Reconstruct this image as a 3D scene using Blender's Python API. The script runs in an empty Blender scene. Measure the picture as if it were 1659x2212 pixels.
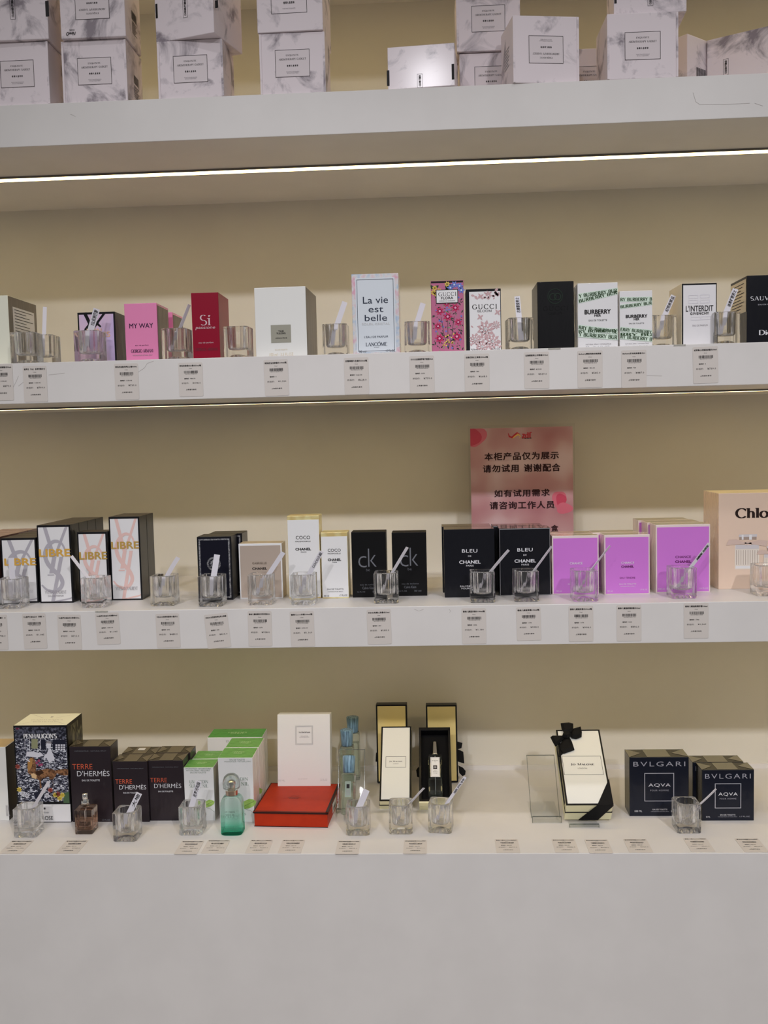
import bpy, bmesh, math, random
from mathutils import Vector, Matrix
random.seed(7)
SC = bpy.context.scene
COL = SC.collection
# ------------------------------------------------------------------ camera
F = 2088.2; CX, CY = 829.5, 1106.0
PITCH, YAW, ROLL = -.0735958, .0514492, -.0236471
CAM = Vector((0, -1.6706, 1.5))
def _basis():
    p, y, r = PITCH, YAW, ROLL
    fw = Vector((-math.sin(y)*math.cos(p), math.cos(y)*math.cos(p), math.sin(p)))
    rt = Vector((math.cos(y), math.sin(y), 0)); up = rt.cross(fw)
    c, s = math.cos(r), math.sin(r)
    return c*rt+s*up, -s*rt+c*up, fw
RT, UP, FW = _basis()
cd = bpy.data.cameras.new('camera'); cam = bpy.data.objects.new('camera', cd); COL.objects.link(cam)
cd.sensor_fit = 'HORIZONTAL'; cd.sensor_width = 36; cd.lens = 36*F/1659; cd.clip_start = .02
cam.matrix_world = Matrix.Translation(CAM) @ Matrix((RT, UP, -FW)).transposed().to_4x4()
SC.camera = cam
SC.view_settings.view_transform = 'Standard'; SC.view_settings.look = 'None'
SC.view_settings.gamma = 1; SC.view_settings.use_curve_mapping = False
SC.view_settings.exposure = 0.0
SC.cycles.use_denoising = True
SC.cycles.max_bounces = 14; SC.cycles.transmission_bounces = 12; SC.cycles.transparent_max_bounces = 16
SC.cycles.diffuse_bounces = 4; SC.cycles.glossy_bounces = 6
SC.cycles.sample_clamp_indirect = 4.0; SC.cycles.sample_clamp_direct = 0
# ------------------------------------------------------------------ world and lamps
W = bpy.data.worlds.new('world'); SC.world = W; W.use_nodes = True
nt = W.node_tree; nd = nt.nodes; bg = nd['Background']
tc = nd.new('ShaderNodeTexCoord'); sp = nd.new('ShaderNodeSeparateXYZ'); rp = nd.new('ShaderNodeValToRGB')
nt.links.new(tc.outputs['Generated'], sp.inputs[0]); nt.links.new(sp.outputs['Z'], rp.inputs[0])
rp.color_ramp.elements[0].position = 0; rp.color_ramp.elements[0].color = (.29, .285, .285, 1)
rp.color_ramp.elements[1].position = .6; rp.color_ramp.elements[1].color = (.50, .49, .47, 1)
e = rp.color_ramp.elements.new(.12); e.color = (.30, .295, .29, 1)
wn = nd.new('ShaderNodeTexNoise'); wn.inputs['Scale'].default_value = 5; wn.inputs['Detail'].default_value = 1; wmp = nd.new('ShaderNodeMapping'); wmp.inputs['Scale'].default_value = (1.6, 1.6, .8)
wr = nd.new('ShaderNodeMapRange'); wr.inputs['From Min'].default_value = .42; wr.inputs['From Max'].default_value = .6; wr.inputs['To Min'].default_value = .4; wr.inputs['To Max'].default_value = 1.65
wm = nd.new('ShaderNodeVectorMath'); wm.operation = 'SCALE'   # bright and dark areas of the shop behind the viewer
nt.links.new(tc.outputs['Generated'], wmp.inputs[0]); nt.links.new(wmp.outputs[0], wn.inputs[0]); nt.links.new(wn.outputs[0], wr.inputs['Value'])
nt.links.new(rp.outputs[0], wm.inputs[0]); nt.links.new(wr.outputs[0], wm.inputs['Scale']); nt.links.new(wm.outputs[0], bg.inputs[0]); bg.inputs[1].default_value = .52
def spot(name, loc, power, size, col, aim=(0, .1, 1.3), cone=60):
    l = bpy.data.lights.new(name, 'SPOT'); l.shadow_soft_size = size; l.energy = power; l.color = col
    l.spot_size = math.radians(cone); l.spot_blend = 1
    o = bpy.data.objects.new(name, l); COL.objects.link(o); o.location = loc
    o.rotation_euler = (Vector(aim)-Vector(loc)).to_track_quat('-Z', 'Y').to_euler()
    return o
WHT = (.975, .955, 1)
spot('ceiling_spot_light', (-1.3, -4.0, 3.8), 150, .08, WHT, (-.1, 0, .66), 43)
spot('ceiling_spot_light', (-.62, -4.0, 3.8), 85, .08, WHT, (0, 0, .8), 50)
spot('ceiling_spot_light', (1.5, -4.0, 3.8), 235, .08, WHT, (.1, 0, .66), 43)
spot('ceiling_spot_light', (-.9, -1.35, 3.85), 40, .06, WHT, (-.3, 0, .5), 49)
spot('ceiling_spot_light', (1.0, -1.35, 3.85), 40, .06, WHT, (.3, 0, .5), 49)
LED_E = 7.3
# ------------------------------------------------------------------ geometry of the place
ZC, Z3, Z2, Z1 = .7662, 1.2107, 1.6502, 2.0888          # counter top and the three shelf tops
TH = .0705; BACK = .44; XL, XR = -1.45, 1.55
def ray(u, v):
    return (FW + RT*((u-CX)/F) - UP*((v-CY)/F))
def proj(P):
    d = P-CAM; z = d.dot(FW); return CX+F*d.dot(RT)/z, CY-F*d.dot(UP)/z
def on_z(u, v, z):
    d = ray(u, v); t = (z-CAM.z)/d.z; return CAM+d*t
def on_y(u, v, y):
    d = ray(u, v); t = (y-CAM.y)/d.y; return CAM+d*t
def on_plane(u, v, P, N):
    d = ray(u, v); t = (P-CAM).dot(N)/d.dot(N); return CAM+d*t
# ------------------------------------------------------------------ materials
def lin(c):
    c /= 255.0
    return c/12.92 if c <= .04045 else ((c+.055)/1.055)**2.4
_M = {}
def mat(name, rgb, rough=.5, metal=0, coat=0, film=False, gain=1.6, alpha=1):
    if name in _M: return _M[name]
    m = bpy.data.materials.new(name); m.use_nodes = True
    b = m.node_tree.nodes['Principled BSDF']
    g = gain; dark = max(rgb) < 75 and not metal
    if dark: g = gain*.62; b.inputs['Specular IOR Level'].default_value = .22; coat = coat*.4
    c = [min(.86, lin(x)*g) for x in rgb]
    b.inputs['Base Color'].default_value = (*c, 1); b.inputs['Roughness'].default_value = rough
    b.inputs['Metallic'].default_value = metal; b.inputs['Coat Weight'].default_value = coat
    b.inputs['Coat Roughness'].default_value = .06
    if film:                                            # crinkled clear wrapping film over the card
        n = m.node_tree.nodes; l = m.node_tree.links
        t = n.new('ShaderNodeTexCoord'); mp = n.new('ShaderNodeMapping'); mp.inputs['Scale'].default_value = (1, 1, .35)
        no = n.new('ShaderNodeTexNoise'); no.inputs['Scale'].default_value = 38; no.inputs['Detail'].default_value = 2
        no.inputs['Distortion'].default_value = 1.4
        bp = n.new('ShaderNodeBump'); bp.inputs['Strength'].default_value = .75; bp.inputs['Distance'].default_value = .005
        l.new(t.outputs['Object'], mp.inputs[0]); l.new(mp.outputs[0], no.inputs[0]); l.new(no.outputs[0], bp.inputs['Height'])
        l.new(bp.outputs[0], b.inputs['Coat Normal']); b.inputs['Coat Weight'].default_value = .16 if dark else .6
    _M[name] = m; return m
def glass(name, col, rough=0., clear=.35, ior=1.5):
    if name in _M: return _M[name]
    m = bpy.data.materials.new(name); m.use_nodes = True
    n = m.node_tree.nodes; l = m.node_tree.links; n.remove(n['Principled BSDF'])
    g = n.new('ShaderNodeBsdfGlass'); g.inputs['Color'].default_value = (*col, 1); g.inputs['Roughness'].default_value = rough
    g.inputs['IOR'].default_value = ior
    t = n.new('ShaderNodeBsdfTransparent'); t.inputs['Color'].default_value = (*col, 1)
    x = n.new('ShaderNodeMixShader'); x.inputs[0].default_value = clear
    l.new(g.outputs[0], x.inputs[1]); l.new(t.outputs[0], x.inputs[2]); l.new(x.outputs[0], n['Material Output'].inputs[0])
    _M[name] = m; return m
def noise_mat(name, c1, c2, scale, rough=.5, detail=6, pos=(.4, .6), dist=0, stretch=(1, 1, 1), gain=1.6, bump=0, coat=0, metal=0, c3=None):
    if name in _M: return _M[name]
    m = mat(name, c1, rough, metal, coat, gain=gain); n = m.node_tree.nodes; l = m.node_tree.links; b = n['Principled BSDF']
    t = n.new('ShaderNodeTexCoord'); mp = n.new('ShaderNodeMapping'); mp.inputs['Scale'].default_value = stretch
    no = n.new('ShaderNodeTexNoise'); no.inputs['Scale'].default_value = scale; no.inputs['Detail'].default_value = detail
    no.inputs['Distortion'].default_value = dist
    r = n.new('ShaderNodeValToRGB'); e = r.color_ramp.elements
    e[0].position, e[1].position = pos
    e[0].color = (*[min(.86, lin(x)*gain) for x in c1], 1); e[1].color = (*[min(.86, lin(x)*gain) for x in c2], 1)
    if c3:
        k = e.new(c3[0]); k.color = (*[min(.86, lin(x)*gain) for x in c3[1]], 1)
    l.new(t.outputs['Object'], mp.inputs[0]); l.new(mp.outputs[0], no.inputs[0]); l.new(no.outputs[0], r.inputs[0]); l.new(r.outputs[0], b.inputs['Base Color'])
    if bump:
        bp = n.new('ShaderNodeBump'); bp.inputs['Strength'].default_value = bump; bp.inputs['Distance'].default_value = .002
        l.new(no.outputs[0], bp.inputs['Height']); l.new(bp.outputs[0], b.inputs['Normal'])
    return m
PAINT = noise_mat('white_shelf_paint', (181, 178, 175), (184, 181, 178), 9, .42, 5, gain=1.62)
WALLP = noise_mat('cream_wall_paint', (180, 176, 165), (183, 179, 168), 5, .55, 5, gain=1.62)
LEDM = bpy.data.materials.new('warm_led_light'); LEDM.use_nodes = True
_n = LEDM.node_tree.nodes; _b = _n['Principled BSDF']; _b.inputs['Emission Color'].default_value = (1, .76, .355, 1)
_b.inputs['Emission Strength'].default_value = LED_E; _b.inputs['Base Color'].default_value = (.8, .8, .8, 1)
def mk_marble(name='white_marble_print', coat=.0):
    m = mat(name, (186, 177, 179), .5, 0, coat); m.node_tree.nodes['Principled BSDF'].inputs['Coat Roughness'].default_value = .13; m.node_tree.nodes['Principled BSDF'].inputs['Specular IOR Level'].default_value = .3; n = m.node_tree.nodes; l = m.node_tree.links; b = n['Principled BSDF']
    t = n.new('ShaderNodeTexCoord'); info = n.new('ShaderNodeObjectInfo'); ad = n.new('ShaderNodeVectorMath'); ad.operation = 'ADD'
    mul = n.new('ShaderNodeMath'); mul.operation = 'MULTIPLY'; mul.inputs[1].default_value = 3.0
    no = n.new('ShaderNodeTexNoise'); no.inputs['Scale'].default_value = 15; no.inputs['Detail'].default_value = 7; no.inputs['Distortion'].default_value = .9
    no.inputs['Roughness'].default_value = .6
    r = n.new('ShaderNodeValToRGB'); e = r.color_ramp.elements
    W_ = (*[lin(x)*1.62 for x in (192, 183, 186)], 1)
    e[0].position = .34; e[0].color = (*[lin(x)*1.6 for x in (118, 110, 116)], 1); e[1].position = .48; e[1].color = W_
    k = e.new(.41); k.color = (*[lin(x)*1.6 for x in (166, 158, 162)], 1)
    n2 = n.new('ShaderNodeTexNoise'); n2.inputs['Scale'].default_value = 5; n2.inputs['Detail'].default_value = 3
    l.new(t.outputs['Object'], ad.inputs[0]); l.new(info.outputs['Random'], mul.inputs[0]); l.new(mul.outputs[0], ad.inputs[1])
    l.new(ad.outputs[0], no.inputs[0]); l.new(no.outputs[0], r.inputs[0]); l.new(r.outputs[0], b.inputs['Base Color'])
    return m
MARBLE = mk_marble(); MARBLE_G = mk_marble('glossy_marble_print', .22)
INK = mat('black_ink', (28, 24, 26), .5); GREYINK = mat('grey_ink', (120, 116, 120), .5)
BLACK = mat('black_card', (17, 17, 20), .38, 0, .1); BLACKF = mat('black_card_in_film', (22, 22, 26), .3, film=True)
WHITE = mat('white_card', (196, 193, 200), .4); WHITEF = mat('white_card_in_film', (196, 193, 200), .35, film=True)
CREAM = mat('cream_card', (204, 198, 178), .45); SILVER = mat('silver_foil', (204, 202, 202), .25, .35)
GOLD = mat('gold_foil', (205, 168, 88), .28, .85); TAG = mat('sticker_paper', (176, 170, 164), .45)
WINK = mat('white_ink', (190, 190, 194), .45); SINK = mat('silver_ink', (150, 150, 156), .35)
GLASS = glass('clear_cup_glass', (1, 1, 1), 0, .14)
ACRYL = glass('clear_acrylic', (.99, .995, .99), 0, .84); EDGE = glass('acrylic_polished_edge', (.62, .65, .64), .1, .3)
STRIP = mat('scent_strip_paper', (188, 186, 192), .6)
# ------------------------------------------------------------------ text as flat mesh
_tobj = None; _tc = {}
def sans(s, bold=0.0, res=3, sp=1.0):
    global _tobj
    k = (s, bold, res, sp)
    if k in _tc: return _tc[k]
    if _tobj is None:
        c = bpy.data.curves.new('print', 'FONT'); _tobj = bpy.data.objects.new('print', c); COL.objects.link(_tobj)
    c = _tobj.data; c.body = s; c.offset = min(bold, 0); c.resolution_u = res; c.space_character = sp; c.align_x = 'CENTER'
    bpy.context.view_layer.update()
    ev = _tobj.evaluated_get(bpy.context.evaluated_depsgraph_get()); me = ev.to_mesh()
    V = [(v.co.x, v.co.y) for v in me.vertices]; P = [tuple(p.vertices) for p in me.polygons]; ev.to_mesh_clear()
    if bold > 0:
        n = len(V); V0, P0 = V, P; V, P = [], []
        for q, (dx, dy) in enumerate(((-bold, 0), (bold, 0), (0, bold*.7), (0, -bold*.7))):
            V = V+[(x+dx, y+dy, q*3) for x, y in V0]; P = P+[tuple(i+q*n for i in p) for p in P0]
    _tc[k] = norm(V, P); return _tc[k]
def norm(V, P):
    x0 = min(v[0] for v in V); x1 = max(v[0] for v in V); y0 = min(v[1] for v in V); y1 = max(v[1] for v in V)
    w, h = max(x1-x0, 1e-6), max(y1-y0, 1e-6)
    return [((v[0]-x0)/w-.5, (v[1]-y0)/h-.5, v[2] if len(v) > 2 else 0) for v in V], P, w/h
T_, t_ = .13, .045
G = {  # serif letters on a unit cap height: L line(x0,y0,x1,y1,width) A arc(cx,cy,rx,ry,a0,a1) S serif(x,y)
'A': (.74, [('L', .05, 0, .37, 1, 0), ('L', .37, 1, .69, 0, 1), ('L', .17, .35, .57, .35, 0), ('S', .05, 0), ('S', .69, 0)]),
'B': (.68, [('L', .14, 0, .14, 1, 1), ('L', .14, 1, .36, 1, 0), ('L', .14, .52, .36, .52, 0), ('L', .14, 0, .38, 0, 0), ('A', .36, .76, .2, .24, 90, -90), ('A', .38, .26, .24, .26, 90, -90)]),
'C': (.76, [('A', .42, .5, .36, .5, 42, 318), ('L', .69, .72, .69, .92, 0)]),
'D': (.8, [('L', .14, 0, .14, 1, 1), ('L', .1, 1, .38, 1, 0), ('L', .1, 0, .38, 0, 0), ('A', .36, .5, .37, .5, 90, -90)]),
'E': (.62, [('L', .14, 0, .14, 1, 1), ('L', .06, 1, .54, 1, 0), ('L', .14, .51, .46, .51, 0), ('L', .06, 0, .56, 0, 0), ('L', .54, 1, .54, .8, 0), ('L', .56, 0, .56, .2, 0)]),
'F': (.58, [('L', .14, 0, .14, 1, 1), ('L', .06, 1, .54, 1, 0), ('L', .14, .51, .46, .51, 0), ('S', .14, 0), ('L', .54, 1, .54, .8, 0)]),
'G': (.8, [('A', .42, .5, .36, .5, 42, 320), ('L', .7, .44, .7, .1, 1), ('S', .68, .44)]),
'H': (.8, [('L', .14, 0, .14, 1, 1), ('L', .66, 0, .66, 1, 1), ('L', .14, .51, .66, .51, 0), ('S', .14, 0), ('S', .14, 1), ('S', .66, 0), ('S', .66, 1)]),
'I': (.34, [('L', .17, 0, .17, 1, 1), ('S', .17, 0), ('S', .17, 1)]),
'J': (.42, [('L', .27, 1, .27, .1, 1), ('A', .13, .08, .14, .2, 0, -120), ('S', .27, 1)]),
'K': (.74, [('L', .14, 0, .14, 1, 1), ('L', .14, .42, .62, 1, 0), ('L', .3, .6, .68, 0, 1), ('S', .14, 0), ('S', .14, 1), ('S', .68, 0), ('S', .6, 1)]),
'L': (.6, [('L', .14, 0, .14, 1, 1), ('L', .06, 0, .56, 0, 0), ('S', .14, 1), ('L', .56, 0, .56, .22, 0)]),
'M': (.96, [('L', .13, 0, .13, 1, 0), ('L', .13, 1, .47, .05, 1), ('L', .47, .05, .81, 1, 0), ('L', .81, 1, .81, 0, 1), ('S', .13, 0), ('S', .81, 0), ('S', .09, 1), ('S', .85, 1)]),
'N': (.8, [('L', .13, 0, .13, 1, 0), ('L', .13, 1, .67, 0, 1), ('L', .67, 0, .67, 1, 0), ('S', .13, 0), ('S', .67, 1)]),
'O': (.84, [('A', .42, .5, .36, .5, 0, 360)]),
'P': (.62, [('L', .14, 0, .14, 1, 1), ('L', .1, 1, .36, 1, 0), ('L', .14, .48, .36, .48, 0), ('A', .34, .74, .23, .26, 90, -90), ('S', .14, 0)]),
'Q': (.84, [('A', .42, .5, .36, .5, 0, 360), ('L', .45, .1, .78, -.2, 1)]),
'R': (.7, [('L', .14, 0, .14, 1, 1), ('L', .1, 1, .36, 1, 0), ('L', .14, .5, .36, .5, 0), ('A', .34, .75, .22, .25, 90, -90), ('L', .36, .5, .64, 0, 1), ('S', .14, 0), ('S', .66, 0)]),
'S': (.58, [('A', .3, .74, .2, .26, 40, 270), ('A', .3, .24, .22, .24, 90, -140)]),
'T': (.68, [('L', .34, 0, .34, 1, 1), ('L', .04, 1, .64, 1, 0), ('S', .34, 0), ('L', .04, 1, .04, .8, 0), ('L', .64, 1, .64, .8, 0)]),
'U': (.78, [('L', .14, 1, .14, .3, 1), ('A', .39, .3, .25, .3, 180, 360), ('L', .64, .3, .64, 1, 0), ('S', .14, 1), ('S', .64, 1)]),
'V': (.76, [('L', .06, 1, .38, 0, 1), ('L', .38, 0, .7, 1, 0), ('S', .06, 1), ('S', .7, 1)]),
'X': (.72, [('L', .06, 1, .66, 0, 1), ('L', .66, 1, .06, 0, 0), ('S', .06, 1), ('S', .66, 0), ('S', .66, 1), ('S', .06, 0)]),
'Y': (.7, [('L', .05, 1, .35, .48, 1), ('L', .35, .48, .65, 1, 0), ('L', .35, .5, .35, 0, 1), ('S', .35, 0), ('S', .05, 1), ('S', .65, 1)]),
'h': (.6, [('L', .13, 0, .13, 1.02, 1), ('A', .3, .42, .17, .26, 180, 0), ('L', .47, .42, .47, 0, 1), ('S', .13, 0), ('S', .47, 0), ('S', .09, 1.02)]),
'l': (.3, [('L', .15, 0, .15, 1.02, 1), ('S', .15, 0), ('S', .11, 1.02)]),
'o': (.6, [('A', .3, .34, .24, .34, 0, 360)]),
'e': (.56, [('A', .3, .34, .23, .34, 12, 325), ('L', .08, .4, .52, .4, 0)]),
'i': (.3, [('L', .15, 0, .15, .68, 1), ('S', .15, 0), ('S', .11, .68), ('L', .15, .84, .15, .96, 1)]),
'r': (.44, [('L', .13, 0, .13, .68, 1), ('A', .3, .5, .17, .17, 180, 40), ('S', .13, 0)]),
'z': (.5, [('L', .06, .68, .46, .68, 1), ('L', .44, .68, .08, 0, 1), ('L', .06, 0, .48, 0, 1)]),
'd': (.6, [('A', .28, .34, .2, .34, 0, 360), ('L', .48, 0, .48, 1, 1), ('S', .52, 0), ('S', .44, 1)]),
'f': (.4, [('L', .17, 0, .17, .82, 1), ('A', .3, .82, .13, .2, 180, 30), ('L', .03, .64, .34, .64, 0), ('S', .17, 0)]),
"'": (.2, [('L', .1, 1, .1, .78, 1)]), ' ': (.36, []), '.': (.2, [('L', .1, 0, .1, .1, 1)]),
}
def serif(s, weight=1.0, sp=.0):
    k = ('serif', s, weight, sp)
    if k in _tc: return _tc[k]
    V, P = [], []; x = 0; T, t = T_*weight, t_*weight
    def seg(p, q, a, b):
        dx, dy = q[0]-p[0], q[1]-p[1]; n = math.hypot(dx, dy) or 1; nx, ny = -dy/n, dx/n; i = len(V)
        V.extend([(p[0]+nx*a/2, p[1]+ny*a/2), (p[0]-nx*a/2, p[1]-ny*a/2), (q[0]-nx*b/2, q[1]-ny*b/2), (q[0]+nx*b/2, q[1]+ny*b/2)]); P.append((i, i+1, i+2, i+3))
    caps = s.startswith('^'); s = s.lstrip('^')
    for ch in s:
        acc = None; sc = 1
        if ch in 'éôÔÈì': acc = ch; ch = {'é': 'e', 'ô': 'o', 'Ô': 'O', 'È': 'E', 'ì': 'i'}[ch]
        if caps and ch.islower(): ch = ch.upper(); sc = .78
        if ch not in G and ch.upper() in G: ch = ch.upper(); sc = .76
        if ch not in G: ch = ' '
        w, st = G[ch]
        for li, q in enumerate(st):
            v0 = len(V)
            if q[0] == 'L':
                wd = T if q[5] else t
                seg((x+q[1]*sc, q[2]*sc), (x+q[3]*sc, q[4]*sc), wd, wd)
            elif q[0] == 'S':
                y = q[2]*sc; y += t*.4 if q[2] < .5 else -t*.4
                seg((x+q[1]*sc-.11*sc, y), (x+q[1]*sc+.11*sc, y), t, t)
            else:
                _, cx, cy, rx, ry, a0, a1 = q; n = 18; pts = []
                for i in range(n+1):
                    a = math.radians(a0+(a1-a0)*i/n); pts.append((x+(cx+rx*math.cos(a))*sc, (cy+ry*math.sin(a))*sc))
                b0 = len(V)
                for i in range(n+1):
                    a = math.radians(a0+(a1-a0)*i/n); tx, ty = -rx*math.sin(a), ry*math.cos(a); qn = math.hypot(tx, ty) or 1; tx /= qn; ty /= qn
                    wd = (t+(T-t)*abs(ty))/2; V.extend([(pts[i][0]-ty*wd, pts[i][1]+tx*wd), (pts[i][0]+ty*wd, pts[i][1]-tx*wd)])
                P.extend([(b0+2*i, b0+2*i+1, b0+2*i+3, b0+2*i+2) for i in range(n)])
            V[v0:] = [(p[0], p[1], li*2) for p in V[v0:]]
        if acc: seg((x+w*.45, .78 if acc.islower() else 1.1), (x+w*.7, .96 if acc.islower() else 1.28), t, T)
        x += w*sc+sp
    _tc[k] = norm(V, P); return _tc[k]
# ------------------------------------------------------------------ mesh builder
class MB:
    def __init__(s): s.V = []; s.P = []; s.M = []; s.S = []; s.mats = []; s.fr = None
    def mi(s, m):
        if m not in s.mats: s.mats.append(m)
        return s.mats.index(m)
    def frame(s, O, X, Z, N): s.fr = (Vector(O), Vector(X), Vector(Z), Vector(N)); return s
    def p3(s, x, z, n):
        O, X, Z, N = s.fr; return tuple(O+X*x+Z*z+N*n)
    def faces(s, V, P, m, smooth=False):
        i = len(s.V); s.V.extend(V); k = s.mi(m)
        for p in P: s.P.append(tuple(i+a for a in p)); s.M.append(k); s.S.append(smooth)
    def flat(s, pts, m, n=.0003):
        s.faces([s.p3(x, z, n) for x, z in pts], [tuple(range(len(pts)))], m)
    def rect(s, x0, z0, x1, z1, m, n=.0003): s.flat([(x0, z0), (x1, z0), (x1, z1), (x0, z1)], m, n)
    def ringrect(s, x0, z0, x1, z1, t, m, n=.0005):
        s.rect(x0, z0, x1, z0+t, m, n); s.rect(x0, z1-t, x1, z1, m, n); s.rect(x0, z0+t, x0+t, z1-t, m, n); s.rect(x1-t, z0+t, x1, z1-t, m, n)
    def glyphs(s, g, cx, cz, w, h, m, n=.0006, rot=0, shear=0):
        V, P, _ = g; c, q = math.cos(rot), math.sin(rot); o = []
        for x, y, ly in V:
            X, Y = x*w+y*h*shear, y*h; o.append(s.p3(cx+X*c-Y*q, cz+X*q+Y*c, n+ly*.00002))
        s.faces(o, P, m)
    def stroke(s, pts, wds, m, n=.0005):
        if not isinstance(wds, (list, tuple)): wds = [wds]*len(pts)
        L = []; N = len(pts)
        for i in range(N):
            a = pts[max(0, i-1)]; b = pts[min(N-1, i+1)]; dx, dy = b[0]-a[0], b[1]-a[1]; q = math.hypot(dx, dy) or 1
            L.append((pts[i], (-dy/q, dx/q), wds[i]/2))
        V = []
        for p, d, w in L: V += [s.p3(p[0]+d[0]*w, p[1]+d[1]*w, n), s.p3(p[0]-d[0]*w, p[1]-d[1]*w, n)]
        s.faces(V, [(2*i, 2*i+1, 2*i+3, 2*i+2) for i in range(N-1)], m)
    def disc(s, cx, cz, r, m, n=.0004, k=14, rz=None):
        rz = rz or r; s.flat([(cx+r*math.cos(2*math.pi*i/k), cz+rz*math.sin(2*math.pi*i/k)) for i in range(k)], m, n)
    def ringc(s, cx, cz, r, w, m, n=.0005, k=28):
        s.stroke([(cx+r*math.cos(2*math.pi*i/k), cz+r*math.sin(2*math.pi*i/k)) for i in range(k+1)], w, m, n)
    def prism(s, pts, n0, n1, m):
        k = len(pts); V = [s.p3(x, z, n0) for x, z in pts]+[s.p3(x, z, n1) for x, z in pts]
        s.faces(V, [tuple(range(k))[::-1], tuple(range(k, 2*k))]+[(i, (i+1) % k, k+(i+1) % k, k+i) for i in range(k)], m)
    def box(s, a, b, m, bev=.0, over=None):
        """axis box a..b; over = {'f','k','l','r','t','b'} -> material"""
        bm = bmesh.new(); bmesh.ops.create_cube(bm, size=1)
        for v in bm.verts: v.co = Vector([a[i]+(v.co[i]+.5)*(b[i]-a[i]) for i in range(3)])
        key = {(0, -1, 0): 'f', (0, 1, 0): 'k', (-1, 0, 0): 'l', (1, 0, 0): 'r', (0, 0, 1): 't', (0, 0, -1): 'b'}
        bm.normal_update()
        for f in bm.faces:
            kk = key[tuple(int(round(x)) for x in f.normal)]; f.material_index = s.mi((over or {}).get(kk, m))
        if bev: bmesh.ops.bevel(bm, geom=list(bm.edges), offset=bev, segments=2, affect='EDGES', profile=.5)
        i = len(s.V); bm.verts.index_update(); s.V.extend(tuple(v.co) for v in bm.verts)
        for f in bm.faces: s.P.append(tuple(i+v.index for v in f.verts)); s.M.append(f.material_index); s.S.append(False)
        bm.free()
    def lathe(s, prof, m, n=32, c=(0, 0, 0), sx=1, sy=1, smooth=True):
        V = []; P = []
        Q = [prof[0]]; br = set()
        for j in range(1, len(prof)):
            Q.append(prof[j])
            if j < len(prof)-1:
                a = math.atan2(prof[j][1]-prof[j-1][1], prof[j][0]-prof[j-1][0]); b_ = math.atan2(prof[j+1][1]-prof[j][1], prof[j+1][0]-prof[j][0])
                if abs(math.atan2(math.sin(a-b_), math.cos(a-b_))) > .75: br.add(len(Q)-1); Q.append(prof[j])
        prof = Q
        for r, z in prof:
            for i in range(n):
                a = 2*math.pi*i/n; V.append((c[0]+r*sx*math.cos(a), c[1]+r*sy*math.sin(a), c[2]+z))
        for j in range(len(prof)-1):
            if j in br: continue
            for i in range(n): P.append((j*n+i, j*n+(i+1) % n, (j+1)*n+(i+1) % n, (j+1)*n+i))
        P.append(tuple(range(n))[::-1]); P.append(tuple((len(prof)-1)*n+i for i in range(n)))
        s.faces(V, P, m, smooth)
    def build(s, name, parent=None, mw=None):
        me = bpy.data.meshes.new(name); me.from_pydata(s.V, [], s.P)
        for m in s.mats: me.materials.append(m)
        me.polygons.foreach_set('material_index', s.M); me.polygons.foreach_set('use_smooth', s.S); me.update()
        o = bpy.data.objects.new(name, me); COL.objects.link(o)
        if parent: o.parent = parent
        if mw is not None: o.matrix_world = mw
        return o
def tag(o, label=None, cat=None, group=None, kind=None):
    if label: o['label'] = label
    if cat: o['category'] = cat
    if group: o['group'] = group
    if kind: o['kind'] = kind
    return o
def copy_tree(o, parent=None):
    c = o.copy(); COL.objects.link(c)
    if parent: c.parent = parent; c.matrix_parent_inverse = o.matrix_parent_inverse
    for ch in o.children: copy_tree(ch, c)
    return c
# ------------------------------------------------------------------ structure
def slab(name, a, b, m, kind='structure', bev=.0):
    mb = MB(); mb.box(a, b, m, bev); o = mb.build(name)
    if kind: o['kind'] = kind
    return o
slab('wall_back', (XL, BACK, -.0), (XR, BACK+.05, 2.95), WALLP)
slab('wall_left', (XL-.04, 0, 0), (XL, BACK, 2.95), PAINT)
slab('wall_right', (XR, 0, 0), (XR+.04, BACK, 2.95), PAINT)
slab('floor', (XL-.04, -4.6, -.05), (XR+.04, BACK, 0), mat('beige_floor_tile', (150, 145, 138), .35))
slab('baseboard_back', (XL, BACK-.006, ZC), (XR, BACK, ZC+.010), PAINT)
def shelf(z, label, scratch):
    mb = MB(); mb.box((XL, 0, z-TH), (XR, BACK, z), PAINT, .0009)
    mb.frame((0, 0, z), (1, 0, 0), (0, 0, 1), (0, -1, 0))
    sm = mat('hairline_scratch', (140, 134, 130), .6)
    for pts in scratch:
        q = [on_y(u, v, 0) for u, v in pts]; mb.stroke([(p.x, p.z-z) for p in q], .0005, sm, .0002)
    o = mb.build('display_shelf'); tag(o, label, 'shelf')
    c = MB(); c.box((XL, .176, z-TH-.0035), (XR, .1785, z-TH), mat('led_channel_metal', (96, 92, 86), .5, .1)); c.box((XL, .201, z-TH-.0035), (XR, .2035, z-TH), mat('led_channel_metal', (96, 92, 86), .5, .1))
    c.build('light_channel', o)
    l = MB(); l.box((XL, .1785, z-TH-.003), (XR, .201, z-TH), LEDM)
    tag(l.build('led_strip', o), 'glowing warm white strip')
    return o
shelf(2.42+TH, 'highest white shelf added out of view, shading and lighting the wall behind the marble boxes', [])  # unseen shelf added: blocks the spots from the wall, its strip lights it warmly
shelf(Z1, 'thick white top shelf carrying the marble patterned boxes', [[(152, 247), (158, 249), (163, 252)], [(1497, 200), (1503, 220), (1512, 226), (1560, 226), (1620, 223)], [(1630, 223), (1648, 229)]])
shelf(Z2, 'second white shelf with the pink and red cartons and price stickers', [[(40, 834), (60, 818), (75, 810)], [(28, 838), (36, 822), (40, 812)], [(298, 804), (312, 795), (318, 785), (332, 780)], [(1367, 774), (1378, 778), (1388, 798), (1395, 811), (1430, 812)], [(105, 810), (140, 806)]])
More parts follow.
